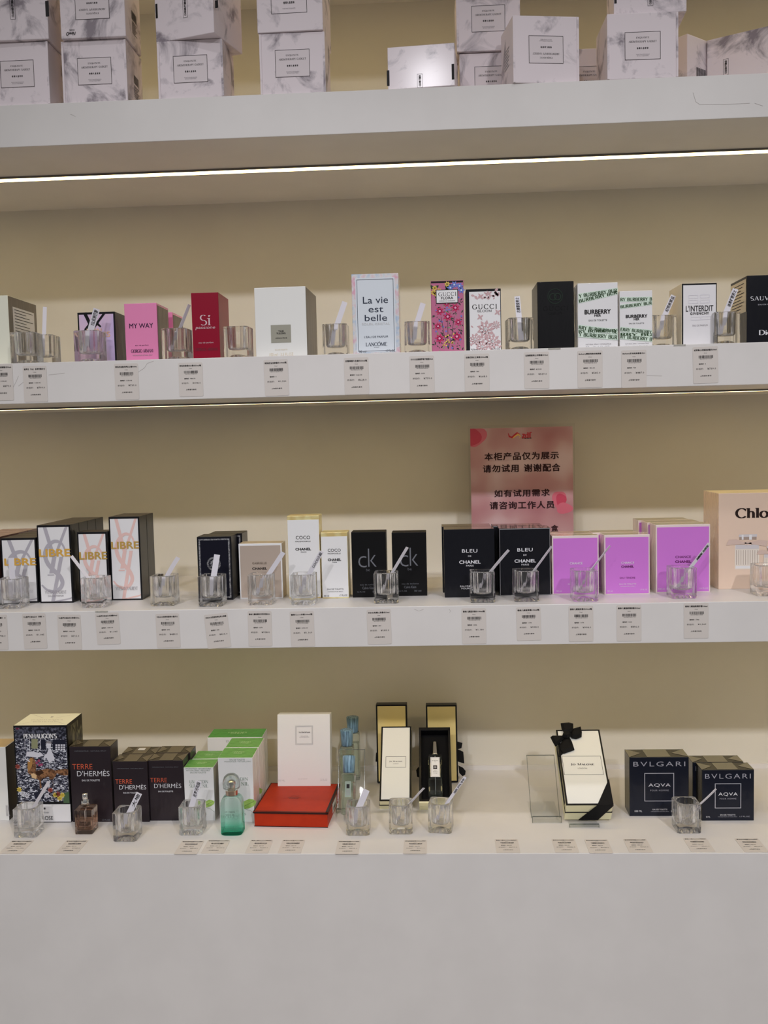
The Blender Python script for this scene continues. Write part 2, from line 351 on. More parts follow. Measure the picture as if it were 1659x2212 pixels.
shelf(Z3, 'third white shelf with the violet and black cartons and glass cups', [[(895, 1316), (905, 1320), (915, 1316)], [(1244, 1315), (1252, 1311)], [(970, 1316), (974, 1320), (971, 1323)]])
cm = MB(); cm.box((XL, 0, 0), (XR, BACK-.001, ZC), PAINT, .0012)
tag(cm.build('display_counter'), 'white built-in counter with solid front panel along the bottom', 'counter')
# ------------------------------------------------------------------ cartons
class Carton:
    def __init__(s, name, label, cat, uL, uR, vt, zb, y=None, vb=None, vbr=None, vref=None, d=.05, yaw=0, h=None, w=None, body=BLACK, over=None,
                 group=None, lean=0, L=None, bev=.0007, lift=0, uTop=None):
        s.name, s.label, s.cat, s.group = name, label, cat, group
        yaw = math.radians(yaw); th = math.radians(lean)
        zf = zb+lift+(d*math.sin(th) if lean else 0)
        if vb is not None:
            P = on_z(uL, vb, zf)
            if vbr is not None:
                Q = on_z(uR, vbr, zf); yaw = math.atan2(Q.y-P.y, Q.x-P.x); w = w or (Q-P).length
        else:
            P = on_y(uL, vref, y); P.z = zf
        X = Vector((math.cos(yaw), math.sin(yaw), 0)); Yd = Vector((-math.sin(yaw), math.cos(yaw), 0)); U = Vector((0, 0, 1))
        Zd = U*math.cos(th)+Yd*math.sin(th); Nin = Yd*math.cos(th)-U*math.sin(th)
        if w is None:
            Q = on_plane(uR, vbr or vb or vref, P, Nin); w = (Q-P).dot(X)
        if h is None:
            Q = on_plane(uTop if uTop else (uL+uR)/2, vt, P, Nin); h = (Q-P).dot(Zd)
        s.w, s.d, s.h = w, d, h; s.P, s.X, s.Z, s.N = P, X, Zd, -Nin
        m = Matrix((X, Nin, Zd)).transposed().to_4x4(); m.translation = P; s.mw = m; s.inv = m.inverted()
        s.mb = MB(); s.mb.box((0, 0, 0), (w, d, h), body, bev, over); s.mb.frame((0, 0, 0), (1, 0, 0), (0, 0, 1), (0, -1, 0))
        s.cur = s.mb; s.parts = []; s.base = 0; s.root = None
    def part(s, name, label=None):
        mb = MB(); mb.frame((0, 0, 0), (1, 0, 0), (0, 0, 1), (0, -1, 0)); s.parts.append((name, mb, label)); s.cur = mb; return s
    def main(s): s.cur = s.mb; return s
    def px(s, u, v):
        Q = s.inv @ on_plane(u, v, s.P, s.N); return Q.x, Q.z
    def k(s): return ((s.P-CAM).dot(FW))/F
    def panel(s, m, l=.003, r=None, b=None, t=None, name='front_panel', label=None, n=.0003):
        r = l if r is None else r; b = l if b is None else b; t = l if t is None else t
        s.part(name, label); s.cur.prism([(l, b), (s.w-r, b), (s.w-r, s.h-t), (l, s.h-t)], 0, n, m); s.base = n; return s
    def T(s, txt, u0, v0, u1, v1, m, font='s', rot=0, shear=0, bold=0., sp=1., wt=1.):
        cx, cz = s.px((u0+u1)/2, (v0+v1)/2); k = s.k()*1.0
        g = serif(txt, wt, sp-1) if font == 'r' else sans(txt, bold, 3, sp)
        s.cur.glyphs(g, cx, cz, (u1-u0)*k, (v1-v0)*k*.9/max(.2, s.foreshort()), m, s.base+.0004, rot, shear); return s
    def foreshort(s):
        v = s.Z; c = (s.P-CAM).normalized(); return (v-c*v.dot(c)).length
    def R(s, u0, v0, u1, v1, m, n=.0003):
        a = s.px(u0, v1); b = s.px(u1, v0); s.cur.rect(a[0], a[1], b[0], b[1], m, s.base+n); return s
    def FR(s, u0, v0, u1, v1, t, m, n=.0003):
        a = s.px(u0, v1); b = s.px(u1, v0); s.cur.ringrect(a[0], a[1], b[0], b[1], t, m, s.base+n); return s
    def side(s, which):
        if which == 'R': s.cur.frame((s.w, 0, 0), (0, 1, 0), (0, 0, 1), (1, 0, 0))
        elif which == 'L': s.cur.frame((0, s.d, 0), (0, -1, 0), (0, 0, 1), (-1, 0, 0))
        elif which == 'T': s.cur.frame((0, 0, s.h), (1, 0, 0), (0, 1, 0), (0, 0, 1))
        else: s.cur.frame((0, 0, 0), (1, 0, 0), (0, 0, 1), (0, -1, 0))
        return s
    def folds(s, m, m2=None):
        s.part('film_fold').side('T'); w, d = s.w, s.d; c = s.cur; s.base = 0
        c.flat([(0, 0), (w*.24, d*.5), (0, d)], m, .0005); c.flat([(w, 0), (w, d), (w*.76, d*.5)], m, .0005)
        c.flat([(w*.3, .001), (w*.7, .001), (w*.7, d-.001), (w*.3, d-.001)], m2 or m, .0004)
        s.side('F'); s.main(); return s
    def done(s):
        o = s.mb.build(s.name, None, s.mw); tag(o, s.label, s.cat, s.group)
        for n, mb, lb in s.parts:
            q = mb.build(n, o)
            if lb: q['label'] = lb
        s.root = o; return o
    def behind(s, label, dy, dx=0, group=None, dz=0):
        c = copy_tree(s.root); c.location = Vector(s.root.location)+s.X*dx-s.N*dy+Vector((0, 0, dz)); c['label'] = label
        if group: c['group'] = group
        return c
PB = 'perfume_box'; C = 'perfume box'
# ================================================================== TOP SHELF: marble boxes
GM = 'marble patterned boxes on the top shelf'
def mtext(c, flip=False, part=True):
    """gold-grey framed label in the middle of the front"""
    c.part('front_label'); b = c.cur; w, h = c.w, c.h
    X = -1 if flip else 1; O = (w/2, 0, h/2)
    b.frame(O, (X, 0, 0), (0, 0, X), (0, -1, 0)); k = .112
    b.prism([(-.262*k, -.20*k), (.262*k, -.20*k), (.262*k, .20*k), (-.262*k, .20*k)], 0, .0003, mat('pale_label_print', (184, 175, 177), .5))
    b.ringrect(-.262*k, -.20*k, .262*k, .20*k, .0007, INK)
    b.glyphs(serif('EXQUISITE', 1.1, .1), 0, .115*k, .19*k, .028*k, INK); b.glyphs(serif('AROMTHERAPY GADGET', 1.1, .1), 0, .06*k, .41*k, .028*k, INK)
    b.glyphs(sans('香薰礼盒套装', .02, 1, 1.5), 0, -.035*k, .17*k, .026*k, INK)
    b.glyphs(sans('THE MOST EXQUISITE FRAGRANCE\nGIFT FOR YOUR BEST FRIENDS', 0, 1), 0, -.135*k, .2*k, .034*k, GREYINK)
def mflaps(c, l=True, r=True):
    if r: c.part('side_flap'); b = c.cur; b.prism([(c.w-.0035, .001), (c.w, .001), (c.w, c.h-.001), (c.w-.0035, c.h-.001)], 0, .0012, MARBLE)
    if l: c.part('side_flap'); b = c.cur; b.prism([(0, .001), (.0035, .001), (.0035, c.h-.001), (0, c.h-.001)], 0, .0012, MARBLE)
def mside_codes(c, which='R'):
    c.part('barcode_print').side(which); b = c.cur; d, h = c.d, c.h
    for i in range(16): b.rect(d*.42+i*.0018, h*.42, d*.42+i*.0018+(.0011 if i % 3 else .0006), h*.56, INK)
    for i in range(7): b.rect(d*.42, h*(.37-i*.028), d*(.74-.05*(i % 3)), h*(.382-i*.028), INK)
    c.side('F')
def mvert(c, u, v0, v1):
    c.part('vertical_label'); a = c.px(u, (v0+v1)/2); b = c.cur; hh = (v1-v0)*c.k()
    b.ringrect(a[0]-.0045, a[1]-hh/2, a[0]+.0045, a[1]+hh/2, .0004, INK); b.glyphs(sans('香\n薰\n礼\n盒\n自\n己', .02, 1, 1), a[0], a[1], .0045, hh*.8, INK)
def slot(c, u0, v0, u1, v1):
    c.part('finger_slot'); c.R(u0, v0, u1, v1, INK, .0004)
MB_ = dict(cat='gift box', body=MARBLE, bev=.0012, group=GM, zb=Z1)
def MBX(label, **k):
    a = dict(MB_); a.update(k); return Carton('marble_gift_box', label, **a)
c = MBX('marble box at the left edge, lower of its stack, label cut by the picture edge', uL=-29, uR=108, vt=91, y=.004, vref=200, d=.09); mtext(c); mflaps(c); b1 = c; c.done(); H1 = c.h
c = MBX('marble box at the left edge, upper of its stack, with a vertical label strip', uL=-33, uR=105, vt=0, y=-.004, vref=80, d=.09, h=.105, lift=H1+.0005, yaw=1); mvert(c, 27, -10, 41); slot(c, 99, 2, 105, 36); c.done()
c = MBX('marble box second stack from the left, lower of its stack', uL=137, uR=276, vt=86, y=.004, vref=200, d=.09); mtext(c); mflaps(c); mside_codes(c); H2 = c.h; c.done()
c = MBX('marble box with upside-down label and black handwriting, second stack from the left', uL=132, uR=272, vt=0, y=-.004, vref=80, d=.088, h=.105, lift=H2+.0005); mtext(c, True); mside_codes(c)
c.part('handwriting'); c.T('NewO', 143, 69, 163, 77, INK, rot=math.pi, bold=.02, shear=.25); c.T('回购', 150, 63, 161, 67, INK, rot=math.pi); c.done()
c = MBX('marble box third stack from the left, lower of its stack', uL=343, uR=484, vt=86, y=.004, vref=200, d=.085, yaw=-1); mtext(c); mflaps(c); H3 = c.h; c.done()
c = MBX('marble box turned askew on top of the third stack from the left', uL=337, uR=471, vt=0, y=.012, vref=84, d=.1, h=.105, lift=H3+.0005, yaw=-17, w=.112); mvert(c, 400, -5, 37); slot(c, 337, 8, 340, 40); slot(c, 465, 0, 471, 18); c.done()
c = MBX('marble box fourth stack from the left, lower of its stack', uL=563, uR=704, vt=70, y=.004, vref=190, d=.085); mtext(c); mflaps(c); H4 = c.h; c.done()
c = MBX('marble box fourth stack from the left, upper of its stack, label cut off above', uL=556, uR=698, vt=0, y=.002, vref=66, d=.105, h=.105, lift=H4+.0005, yaw=-1.5)
c.part('front_label'); c.FR(586, -60, 661, 31, .0007, INK); c.T('香薰礼盒套装', 612, 3, 636, 8, INK, bold=.02, sp=1.4); c.T('THE MOST EXQUISITE', 610, 17, 638, 20, GREYINK); c.done()
c = MBX('marble box lying on its side with a bright shine, standing alone in the middle', uL=838, uR=983, vt=97, y=.013, vref=185, d=.1, yaw=-4.5, lean=1.5, body=MARBLE_G); mvert(c, 907, 160, 189); slot(c, 836, 152, 841, 186); slot(c, 976, 138, 981, 172); c.done()
c = MBX('marble box partly hidden behind the marble box to its right, lower of its stack', uL=993, uR=1128, vt=113, y=.104, vref=180, d=.1, w=.112); mtext(c); H6 = c.h; c.done()
c = MBX('marble box on top of the stack in the middle right, label fully visible', uL=987, uR=1121, vt=0, y=.098, vref=110, d=.1, h=.11, lift=H6+.0005, w=.112); mtext(c); mflaps(c, True, False); c.done()
c = MBX('marble box with upside-down label in front, middle right of the shelf', uL=1109, uR=1251, vt=43, y=-.004, vref=176, d=.085, yaw=9, h=.109, w=.1125)
mtext(c, True); mflaps(c); c.part('barcode_print').side('L')
for i in range(7): c.cur.rect(c.d*.3, c.h*(.62-i*.045), c.d*(.7-.05*(i % 3)), c.h*(.64-i*.045), GREYINK)
c.side('F'); c.done()
c = MBX('marble box set deep between the two big front boxes on the right', uL=1205, uR=1320, vt=105, y=.145, vref=160, d=.09, w=.112); mtext(c); c.done()
c = MBX('marble box with upright label in front, right part of the shelf', uL=1312, uR=1461, vt=43, y=.001, vref=168, d=.095, yaw=1, h=.106, w=.1165); mtext(c); mflaps(c); H8 = c.h; c.done()
c = MBX('marble box stacked behind on top of the right front box', uL=1326, uR=1481, vt=0, y=.012, vref=45, d=.09, h=.105, w=.118, lift=H8+.0005, yaw=-3); mvert(c, 1405, -20, 12); slot(c, 1327, -20, 1332, 8); c.done()
Cn = on_y(1485, 72, .13); ya = math.radians(50); Pn = Vector((Cn.x-.112*math.cos(ya), .13+.112*math.sin(ya), Z1+.02)); un, vn = proj(Pn)
c = MBX('marble box turned cornerwise behind the right front box, codes on its side', uL=un, uR=1485, vt=72, y=Pn.y, vref=vn, d=.062, yaw=-50, h=Cn.z-Z1, w=.112); mside_codes(c); c.done()
c = MBX('marble box turned cornerwise at the right edge of the shelf', uL=1527, uR=1629, vt=66, y=.16, vref=160, d=.11, yaw=-30, h=.118, w=.112, uTop=1629); mvert(c, 1568, 128, 162); mside_codes(c); c.done()
# ================================================================== SECOND SHELF
def row2(label, uL, uR, vt, y, d, **k):
    a = dict(name=PB, cat=C, zb=Z2, vref=770 if uL < 700 else 750); a.update(k); return Carton(label=label, uL=uL, uR=uR, vt=vt, y=y, d=d, **a)
DG = noise_mat('brushed_dark_card', (92, 87, 80), (106, 100, 92), 30, .4, 3, stretch=(1, 8, .3))
c = row2('big cream perfume box at the left edge with printed sheet on its dark side', -95, 23, 638, .05, .125, body=CREAM, over={'r': DG, 't': DG}, uTop=8)
c.part('side_sheet', 'white printed sheet').side('R')
c.cur.rect(c.d*.14, c.h*.42, c.d*.9, c.h*.86, WHITE, .0004)
for i in range(9): c.cur.rect(c.d*.2, c.h*(.82-i*.043), c.d*(.84-.12*((i*5) % 3)), c.h*(.828-i*.043), INK, .0007)
c.side('F').done()
PINKV = noise_mat('pink_lavender_sheen_card', (205, 165, 172), (170, 155, 190), 14, .3, 1, (.35, .65), 0, (1.6, 0, .4), coat=.8)
c = row2('pink and lavender perfume box with a black monogram behind a cup', 171, 252, 674, .07, .1, body=BLACKF, uTop=211)
c.panel(PINKV, .003, t=.004); u0, u1 = 172, 250
c.cur.stroke([c.px(183, 676), c.px(197, 705), c.px(205, 725), c.px(203, 760)], .006, BLACK, .0007); c.cur.stroke([c.px(226, 676), c.px(212, 695), c.px(200, 712)], .004, BLACK, .0007)
c.cur.stroke([c.px(218, 706), c.px(208, 697), c.px(196, 699), c.px(186, 712), c.px(183, 726)], [.003, .005, .006, .006, .003], BLACK, .0008)
COPPER = mat('copper_foil', (214, 158, 128), .35, .15)
c.T('MON', 187, 709, 220, 722, COPPER, bold=.03); c.T('PARIS', 192, 716, 239, 729, COPPER, bold=.03); c.done()
PINK = mat('bright_pink_card', (208, 112, 152), .35, film=True); NAVY = mat('navy_ink', (50, 30, 62), .4)
STRIPE = noise_mat('grey_striped_side', (112, 104, 92), (88, 80, 72), 22, .4, 2, stretch=(1, 14, .2))
def myway(label, uL, uR, vt, y, letters=True):
    c = row2(label, uL, uR, vt, y, .075, body=PINK, uTop=(uL+uR)/2-3)
    c.part('side_panel', 'grey striped side panel').side('R'); c.cur.rect(.003, .002, c.d-.002, c.h-.004, STRIPE, .0004); c.side('F')
    c.main()
    if letters:
        c.T('MY WAY', 279, 698, 331, 709, NAVY, bold=.01); c.T('eau de parfum', 292, 744, 321, 748, NAVY, shear=.3)
        c.T('GIORGIO ARMANI', 283, 754, 331, 762, NAVY, 'r', wt=1.3); c.T('VAPORISATEUR NATURAL SPRAY', 286, 766, 330, 769, GREYINK)
    return c
c = myway('bright pink perfume box with dark lettering, front one of two', 272.5, 342.5, 655, .03); c.done()
c = myway('bright pink perfume box hidden behind the front pink box', 322, 376, 675, .13, False); c.d = .06; c.done()
RED = mat('deep_red_card', (118, 4, 32), .35, 0, .15); ROSE = mat('rose_foil', (225, 170, 175), .3, .6)
c = row2('tall deep red perfume box with silvery script lettering', 417.5, 476, 632, .03, .085, body=RED, uTop=443)
c.T('Sì', 432, 679, 455, 704, ROSE, 'r', wt=.8); c.T('passione', 423, 704, 465, 713, ROSE, shear=.25); c.T('eau de parfum', 429, 738, 461, 743, ROSE, shear=.3)
c.T('GIORGIO ARMANI', 422, 751, 470, 758, mat('dark_red_ink', (84, 6, 26), .4), 'r', wt=1.3); c.done()
OLIVE = mat('grey_olive_label', (132, 130, 118), .35, .2)
c = row2('large off-white perfume box in crinkled film with a square grey label', 553.5, 664, 620, .03, .12, body=mat('offwhite_card_in_film', (208, 202, 190), .35, film=True), over={'r': DG}, yaw=-2, uTop=605)
c.part('label_plate', 'square grey label'); c.R(586, 701, 628, 741, OLIVE, .0004); c.base = .0004
c.T('THÉ', 601, 713, 613, 717, INK, bold=.02); c.T('YULONG', 597, 718, 617, 722, INK, bold=.02); c.T('ARMANI PRIVÉ', 595, 728, 620, 732, INK); c.base = 0
c.main(); c.T('EAU DE TOILETTE', 594, 754, 621, 757, mat('pale_gold_ink', (178, 166, 142), .4)); c.T('100 ml - 3.5 FL.OZ', 582, 762, 634, 769, mat('pale_gold_ink', (178, 166, 142), .4)); c.done()
HOLO = noise_mat('iridescent_foil', (205, 150, 165), (150, 170, 225), 60, .25, 4, (.35, .65), metal=.3, c3=(.5, (200, 215, 225)))
ICE = mat('pale_ice_card', (182, 188, 206), .28, film=True); SLATE = mat('slate_ink', (48, 56, 74), .4)
c = row2('tall pale blue perfume box with an iridescent frame and large dark lettering', 763, 864, 591, .03, .075, body=HOLO, vref=760)
c.panel(ICE, .0065, t=.007, b=.004); a = c.px(768, 604); c.cur.ringrect(.009, .006, c.w-.009, c.h-.0095, .0007, SLATE, .0006)
c.T('La vie', 784, 640, 838, 656, SLATE); c.T('est', 796, 663, 828, 675, SLATE); c.T('belle', 788, 679, 836, 694, SLATE)
c.T('SOLEIL CRISTAL', 782, 697, 842, 702, SILVER, bold=.01); c.T("L'EAU DE PARFUM", 787, 725, 838, 730, SLATE); c.T('LANCÔME', 790, 737, 836, 748, SLATE, 'r', wt=1.2); c.T('PARIS', 808, 749, 819, 751, SLATE)
c.T('50 ml', 776, 757, 791, 762, SLATE); c.T('1.7 FL.OZ.', 834, 755, 854, 760, SLATE); c.done()
# flowery box
FP = mat('flowery_pink_card', (158, 86, 116), .35, 0, .3); MAG = mat('magenta_print', (165, 22, 76), .4); GRN = mat('green_print', (34, 58, 44), .4, gain=2.2)
BLU = mat('blue_print', (88, 104, 178), .4); YEL = mat('yellow_print', (218, 170, 70), .4)
def leaf(b, x, z, a, L, m, n, w=.22):
    c_, s_ = math.cos(a), math.sin(a); P = []
    for t, q in ((0, 0), (.3, w), (.65, w*.8), (1, 0), (.65, -w*.8), (.3, -w)): P.append((x+(t*c_-q*s_)*L, z+(t*s_+q*c_)*L))
    b.flat(P, m, n)
def petals(b, x, z, r, m, n, k=6, core=None, a0=0):
    for i in range(k): leaf(b, x, z, a0+i*2*math.pi/k, r, m, n, .24)
    if core: b.disc(x, z, r*.25, core, n+.0001, 8)
c = row2('tall perfume box covered in magenta flowers on pink with black top', 933, 1003.5, 606, .03, .05, body=BLACK, over={'l': FP, 'r': FP}, uTop=966, vref=750)
c.panel(FP, .0008, t=.004, b=.0); b = c.cur; w, h = c.w, c.h; rnd = random.Random(3)
for i in range(150):
    x, z = rnd.uniform(.004, w-.004), rnd.uniform(.003, h*.8); leaf(b, x, z, rnd.uniform(0, 6.28), rnd.uniform(.003, .0068), rnd.choice([GRN, GRN, GRN, mat('light_green_print', (98, 130, 90), .4)]), .0005, .17)
for x0 in (.3, .5, .7):
    b.stroke([(w*.5, h*.05), (w*(.5+(x0-.5)*.6), h*.25), (w*x0, h*.5)], .0007, GRN, .0006)
for i in range(26): petals(b, rnd.uniform(.004, w-.004), rnd.uniform(.004, h*.8), .0022, BLU, .0006, 5)
for (x, z, r) in ((.24, .2, .0085), (.77, .22, .0085), (.5, .5, .0085), (.26, .58, .008), (.74, .62, .008), (.2, .37, .007), (.82, .42, .007), (.48, .68, .006)): petals(b, w*x, h*z, r, MAG, .0007, 7, mat('pale_pink_print', (230, 130, 160), .4), x*9)
for i in range(14): b.disc(w*rnd.uniform(.35, .68), h*rnd.uniform(.08, .26), .0014, YEL, .0008, 8)
for i in range(8): leaf(b, rnd.uniform(.004, w-.004), h*rnd.uniform(.84, .94), rnd.uniform(0, 6.3), .009, GRN, .0006, .3)
for (x, z) in ((.12, .9), (.26, .86), (.15, .82), (.5, .95), (.08, .84)): petals(b, w*x, h*z, .005, YEL, .0008, 7, mat('brown_print', (110, 70, 40), .4))
for (x, z) in ((.6, .9), (.72, .94), (.88, .92), (.93, .86)): petals(b, w*x, h*z, .0065, BLU, .0008, 6, mat('pale_blue_print', (170, 180, 220), .4))
c.part('title_label', 'white framed title label'); c.R(942, 625, 989, 656, INK, .0012); c.R(943.3, 626.3, 987.7, 654.7, WHITE, .0014); c.base = .0014
c.T('GUCCI', 947, 631, 985, 640, INK, 'r', sp=1.15); c.T('FLORA', 953, 641, 979, 647, INK, bold=.02); c.T('GORGEOUS GARDENIA', 949, 649, 983, 651.5, INK); c.base = 0; c.done()
BLM = mat('dusty_rose_print', (168, 138, 140), .4)
c = row2('white perfume box with dusty rose blossoms and black edges', 1008, 1083.5, 624, .03, .05, body=BLACKF, uTop=1045, vref=745)
c.panel(WHITE, .0058, r=.0012, t=.0045, b=0); b = c.cur; w, h = c.w, c.h; rnd = random.Random(5)
for i in range(60):
    x, z = rnd.uniform(.008, w-.004), rnd.choice([rnd.uniform(.002, h*.48), rnd.uniform(.002, h*.3), rnd.uniform(h*.85, h*.95)])
    leaf(b, x, z, rnd.uniform(0, 6.28), rnd.uniform(.004, .009), BLM, .0005, .26)
for (x, z, r) in ((.55, .36, .016), (.25, .2, .011), (.75, .16, .014), (.45, .08, .012), (.85, .42, .008)):
    petals(b, w*x, h*z, r, BLM, .0006, 9); petals(b, w*x, h*z, r*.66, WHITE, .0007, 8, None, .3); petals(b, w*x, h*z, r*.55, BLM, .0008, 7, None, .5); petals(b, w*x, h*z, r*.28, WHITE, .0009, 6)
for (x, z) in ((.42, .88), (.66, .92), (.4, .55), (.9, .62)): petals(b, w*x, h*z, .0065, BLM, .0006, 4, None, .6)
c.T('GUCCI', 1020, 657, 1073, 668, INK, 'r', sp=1.15); c.T('BLOOM', 1032, 669, 1062, 674.5, INK, 'r', sp=1.1); c.T('50ml', 1018, 753, 1033, 758, INK); c.T('1.6 FL.OZ', 1061, 751, 1080, 756, INK); c.done()
DIMG = mat('dark_green_gloss', (24, 36, 28), .25, .3); DK = mat('near_black_gloss', (30, 30, 31), .2)
c = row2('plain black perfume box with a faint dark round emblem', 1162, 1240.5, 608, .03, .09, body=mat('matt_black_film_card', (14, 14, 17), .35, film=True), uTop=1199, vref=750)
cx, cz = c.px(1199, 640); c.part('emblem', 'faint dark green interlaced emblem')
c.cur.ringc(cx, cz, .0125, .0014, DIMG); c.cur.ringc(cx-.004, cz-.001, .0055, .002, DIMG, .0006); c.cur.ringc(cx+.004, cz-.001, .0055, .002, DIMG, .0007)
c.T('GUCCI', 1173, 661, 1227, 671, DK, 'r', sp=1.15); c.T('GUILTY', 1185, 674, 1216, 679, DK, 'r'); c.done()
GB = mat('pale_green_band', (178, 205, 180), .5); GT = mat('dark_green_ink', (48, 74, 44), .4)
def greenband(label, uL, uR, vt, y, bands, words):
    c = row2(label, uL, uR, vt, y, .05, body=WHITEF, vref=745, uTop=(uL+uR)/2-1)
    for j, (va, vb, hh, txt) in enumerate(bands):
        if j in (0, 2): c.part('printed_band', 'green lettered band')
        a = c.px(uL+.6, va); b = c.px(uR-.6, vb); t = hh*c.k()/2
        c.cur.flat([(a[0], a[1]-t), (b[0], b[1]-t), (b[0], b[1]+t), (a[0], a[1]+t)], GB, .0003+j*.00015)
        ang = math.atan2(b[1]-a[1], b[0]-a[0]); c.cur.glyphs(serif(txt, 1.6, .06), (a[0]+b[0])/2, (a[1]+b[1])/2, (b[0]-a[0])*.985, t*1.4, GT, .0008+j*.00015, ang)
    c.main()
    for q in words: c.T(*q)
    return c
HB = 'printed letters'
c = greenband('larger of two white perfume boxes with green diagonal bands', 1248.5, 1335, 611, .03, [(651, 631, 10, 'BURBERRY BUR'), (640, 637-10, 11, 'Y BURBERRY BUR'), (716, 714, 9, 'RY BURBERRY'), (707, 717, 11, 'RRY BURBERRY BE'), (722, 729, 12, 'Y BURBERRY BUR')],
   [('BURBERRY', 1263, 668, 1319, 679, INK, 's', 0, 0, .04), ('HER', 1284, 679, 1298, 684, INK, 's', 0, 0, .03), ('EAU DE TOILETTE', 1272, 690, 1311, 694, INK), ('NATURAL SPRAY VAPORISATEUR', 1266, 742, 1320, 745, GREYINK), ('50 ml/1.6 FL.OZ.', 1266, 747, 1318, 753, SINK)]); c.done()
c = greenband('smaller of two white perfume boxes with green diagonal bands', 1339, 1409.5, 628, .03, [(663, 654, 9, 'BURBERRY BUR'), (647, 646, 10, 'RY BURBERRY B'), (722, 723, 8, 'RRY BU'), (711, 718, 10, 'ERRY BURBERRY'), (727, 733, 11, 'RY BURBERRY B')],
   [('BURBERRY', 1352, 679, 1398, 687, INK, 's', 0, 0, .04), ('HER', 1369, 687, 1381, 692, INK, 's', 0, 0, .03), ('EAU DE TOILETTE', 1359, 697, 1391, 700, INK), ('NATURAL SPRAY VAPORISATEUR', 1351, 741, 1401, 743.5, GREYINK), ('30 ml/1.0 FL.OZ.', 1352, 746, 1400, 751, SINK)]); c.done()
BEI = mat('beige_side_card', (188, 176, 152), .4, 0, .3)
c = row2('white perfume box with black edges and tall black lettering', 1472, 1549, 611, .03, .085, body=BLACK, over={'l': BEI, 'r': BEI}, vref=740, uTop=1509)
c.panel(mat('cool_white_card', (194, 192, 208), .4), .003, r=.0022, t=.0035, b=0)
c.T("L'INTERDIT", 1482, 659, 1540, 673, INK, bold=.01); c.T('GIVENCHY', 1491, 674, 1531, 680, INK, bold=.03, sp=1.2); c.T('EAU DE PARFUM', 1496, 701, 1528, 705, GREYINK)
EMB = mat('embossed_white', (190, 188, 202), .2)
for q in ((1487, 637), (1512, 636), (1487, 648), (1512, 647), (1492, 684), (1514, 683)): c.FR(q[0], q[1], q[0]+21, q[1]+8, .0008, EMB, .0004)
c.done()
NB = mat('night_blue_card', (18, 19, 26), .3, film=True)
c = row2('dark blue-black perfume box at the right edge with a beige side sticker', 1613, 1702, 594, .03, .09, body=NB, vref=735, uTop=1657)
c.T("SAUVAGE", 1622, 639, 1692, 649, WINK, 'r', sp=1.12); c.T('EAU DE PARFUM', 1638, 656, 1676, 659, SINK); c.T('Dior', 1640, 712, 1676, 724, WINK, 'r', wt=1.2)
c.part('side_sticker', 'beige information sticker').side('L'); c.cur.rect(.003, c.h*.48, c.d-.004, c.h*.96, BEI, .0004)
for i in range(9): c.cur.rect(.008, c.h*(.9-i*.045), c.d*(.85-.1*(i % 3)), c.h*(.912-i*.045), INK, .0006)
c.side('F').done()
# ================================================================== THIRD SHELF
def row3(label, uL, uR, vt, vb, d, **k):
    a = dict(name=PB, cat=C, zb=Z3); a.update(k); return Carton(label=label, uL=uL, uR=uR, vt=vt, vb=vb, d=d, **a)
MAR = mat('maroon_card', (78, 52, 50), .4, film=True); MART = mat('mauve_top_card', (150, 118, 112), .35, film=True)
GS = 'maroon boxes in a row at the left edge'
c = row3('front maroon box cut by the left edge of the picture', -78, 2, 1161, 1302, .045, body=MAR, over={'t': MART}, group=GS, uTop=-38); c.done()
for i, t in enumerate(('second maroon box behind the front one at the left edge', 'third maroon box from the front at the left edge', 'rearmost maroon box in the row at the left edge')): c.behind(t, .0462*(i+1))
PRG = mat('grey_monogram_print', (150, 147, 154), .45); PRP = mat('rose_monogram_print', (196, 164, 158), .45)
OR = mat('orange_gold_foil', (214, 152, 70), .35, .2); OG = mat('olive_gold_foil', (176, 144, 76), .35, .3)
def monogram(c, m, vb_, extra):
    b = c.cur; l, r, bb, t = .0028, c.w-.0028, .003, c.h-.004; W_, H_ = r-l, t-bb
    def q(x, y): return (l+max(0, min(1, x))*W_, t-max(0, min(1, y))*H_)
    def sm(pts, n=6):
        o = []; P = [pts[0]]+pts+[pts[-1]]
        for i in range(1, len(P)-2):
            for j in range(n):
                s_ = j/n; o.append(tuple(.5*((2*P[i][k])+(-P[i-1][k]+P[i+1][k])*s_+(2*P[i-1][k]-5*P[i][k]+4*P[i+1][k]-P[i+2][k])*s_*s_+(-P[i-1][k]+3*P[i][k]-3*P[i+1][k]+P[i+2][k])*s_**3) for k in (0, 1)))
        o.append(pts[-1]); return o
    b.flat([q(.16, 0), q(.28, 0), q(.55, .42), q(.42, .42)], m, .0005); b.flat([q(.88, 0), q(.97, 0), q(.56, .4), q(.5, .36)], m, .00055)
    b.flat([q(.42, .4), q(.56, .4), q(.44, .62), q(.30, .62)], m, .0006); b.flat([q(.24, .635), q(.46, .635), q(.46, .65), q(.24, .65)], m, .00065)
    P = sm([(.86, .31), (.74, .215), (.52, .19), (.3, .25), (.19, .36), (.26, .48), (.44, .575), (.64, .66), (.72, .745), (.64, .82), (.44, .865), (.2, .84), (.04, .775)])
    N = len(P); b.stroke([q(*p) for p in P], [W_*(.05+.09*math.sin(math.pi*i/(N-1))**.7*(1 if 8 < i < N-8 else .5)) for i in range(N)], m, .0007)
    b.flat([q(.66, .4), q(.78, .4), q(.44, 1), (q(.32, 1))], m, .00075); b.flat([q(.34, 1), q(.95, .955), q(1, .94), q(1, .965), q(.8, .985), q(.6, 1)], m, .0008)
    c.base = .0006
    for a in extra: c.T(*a)
    c.base = 0
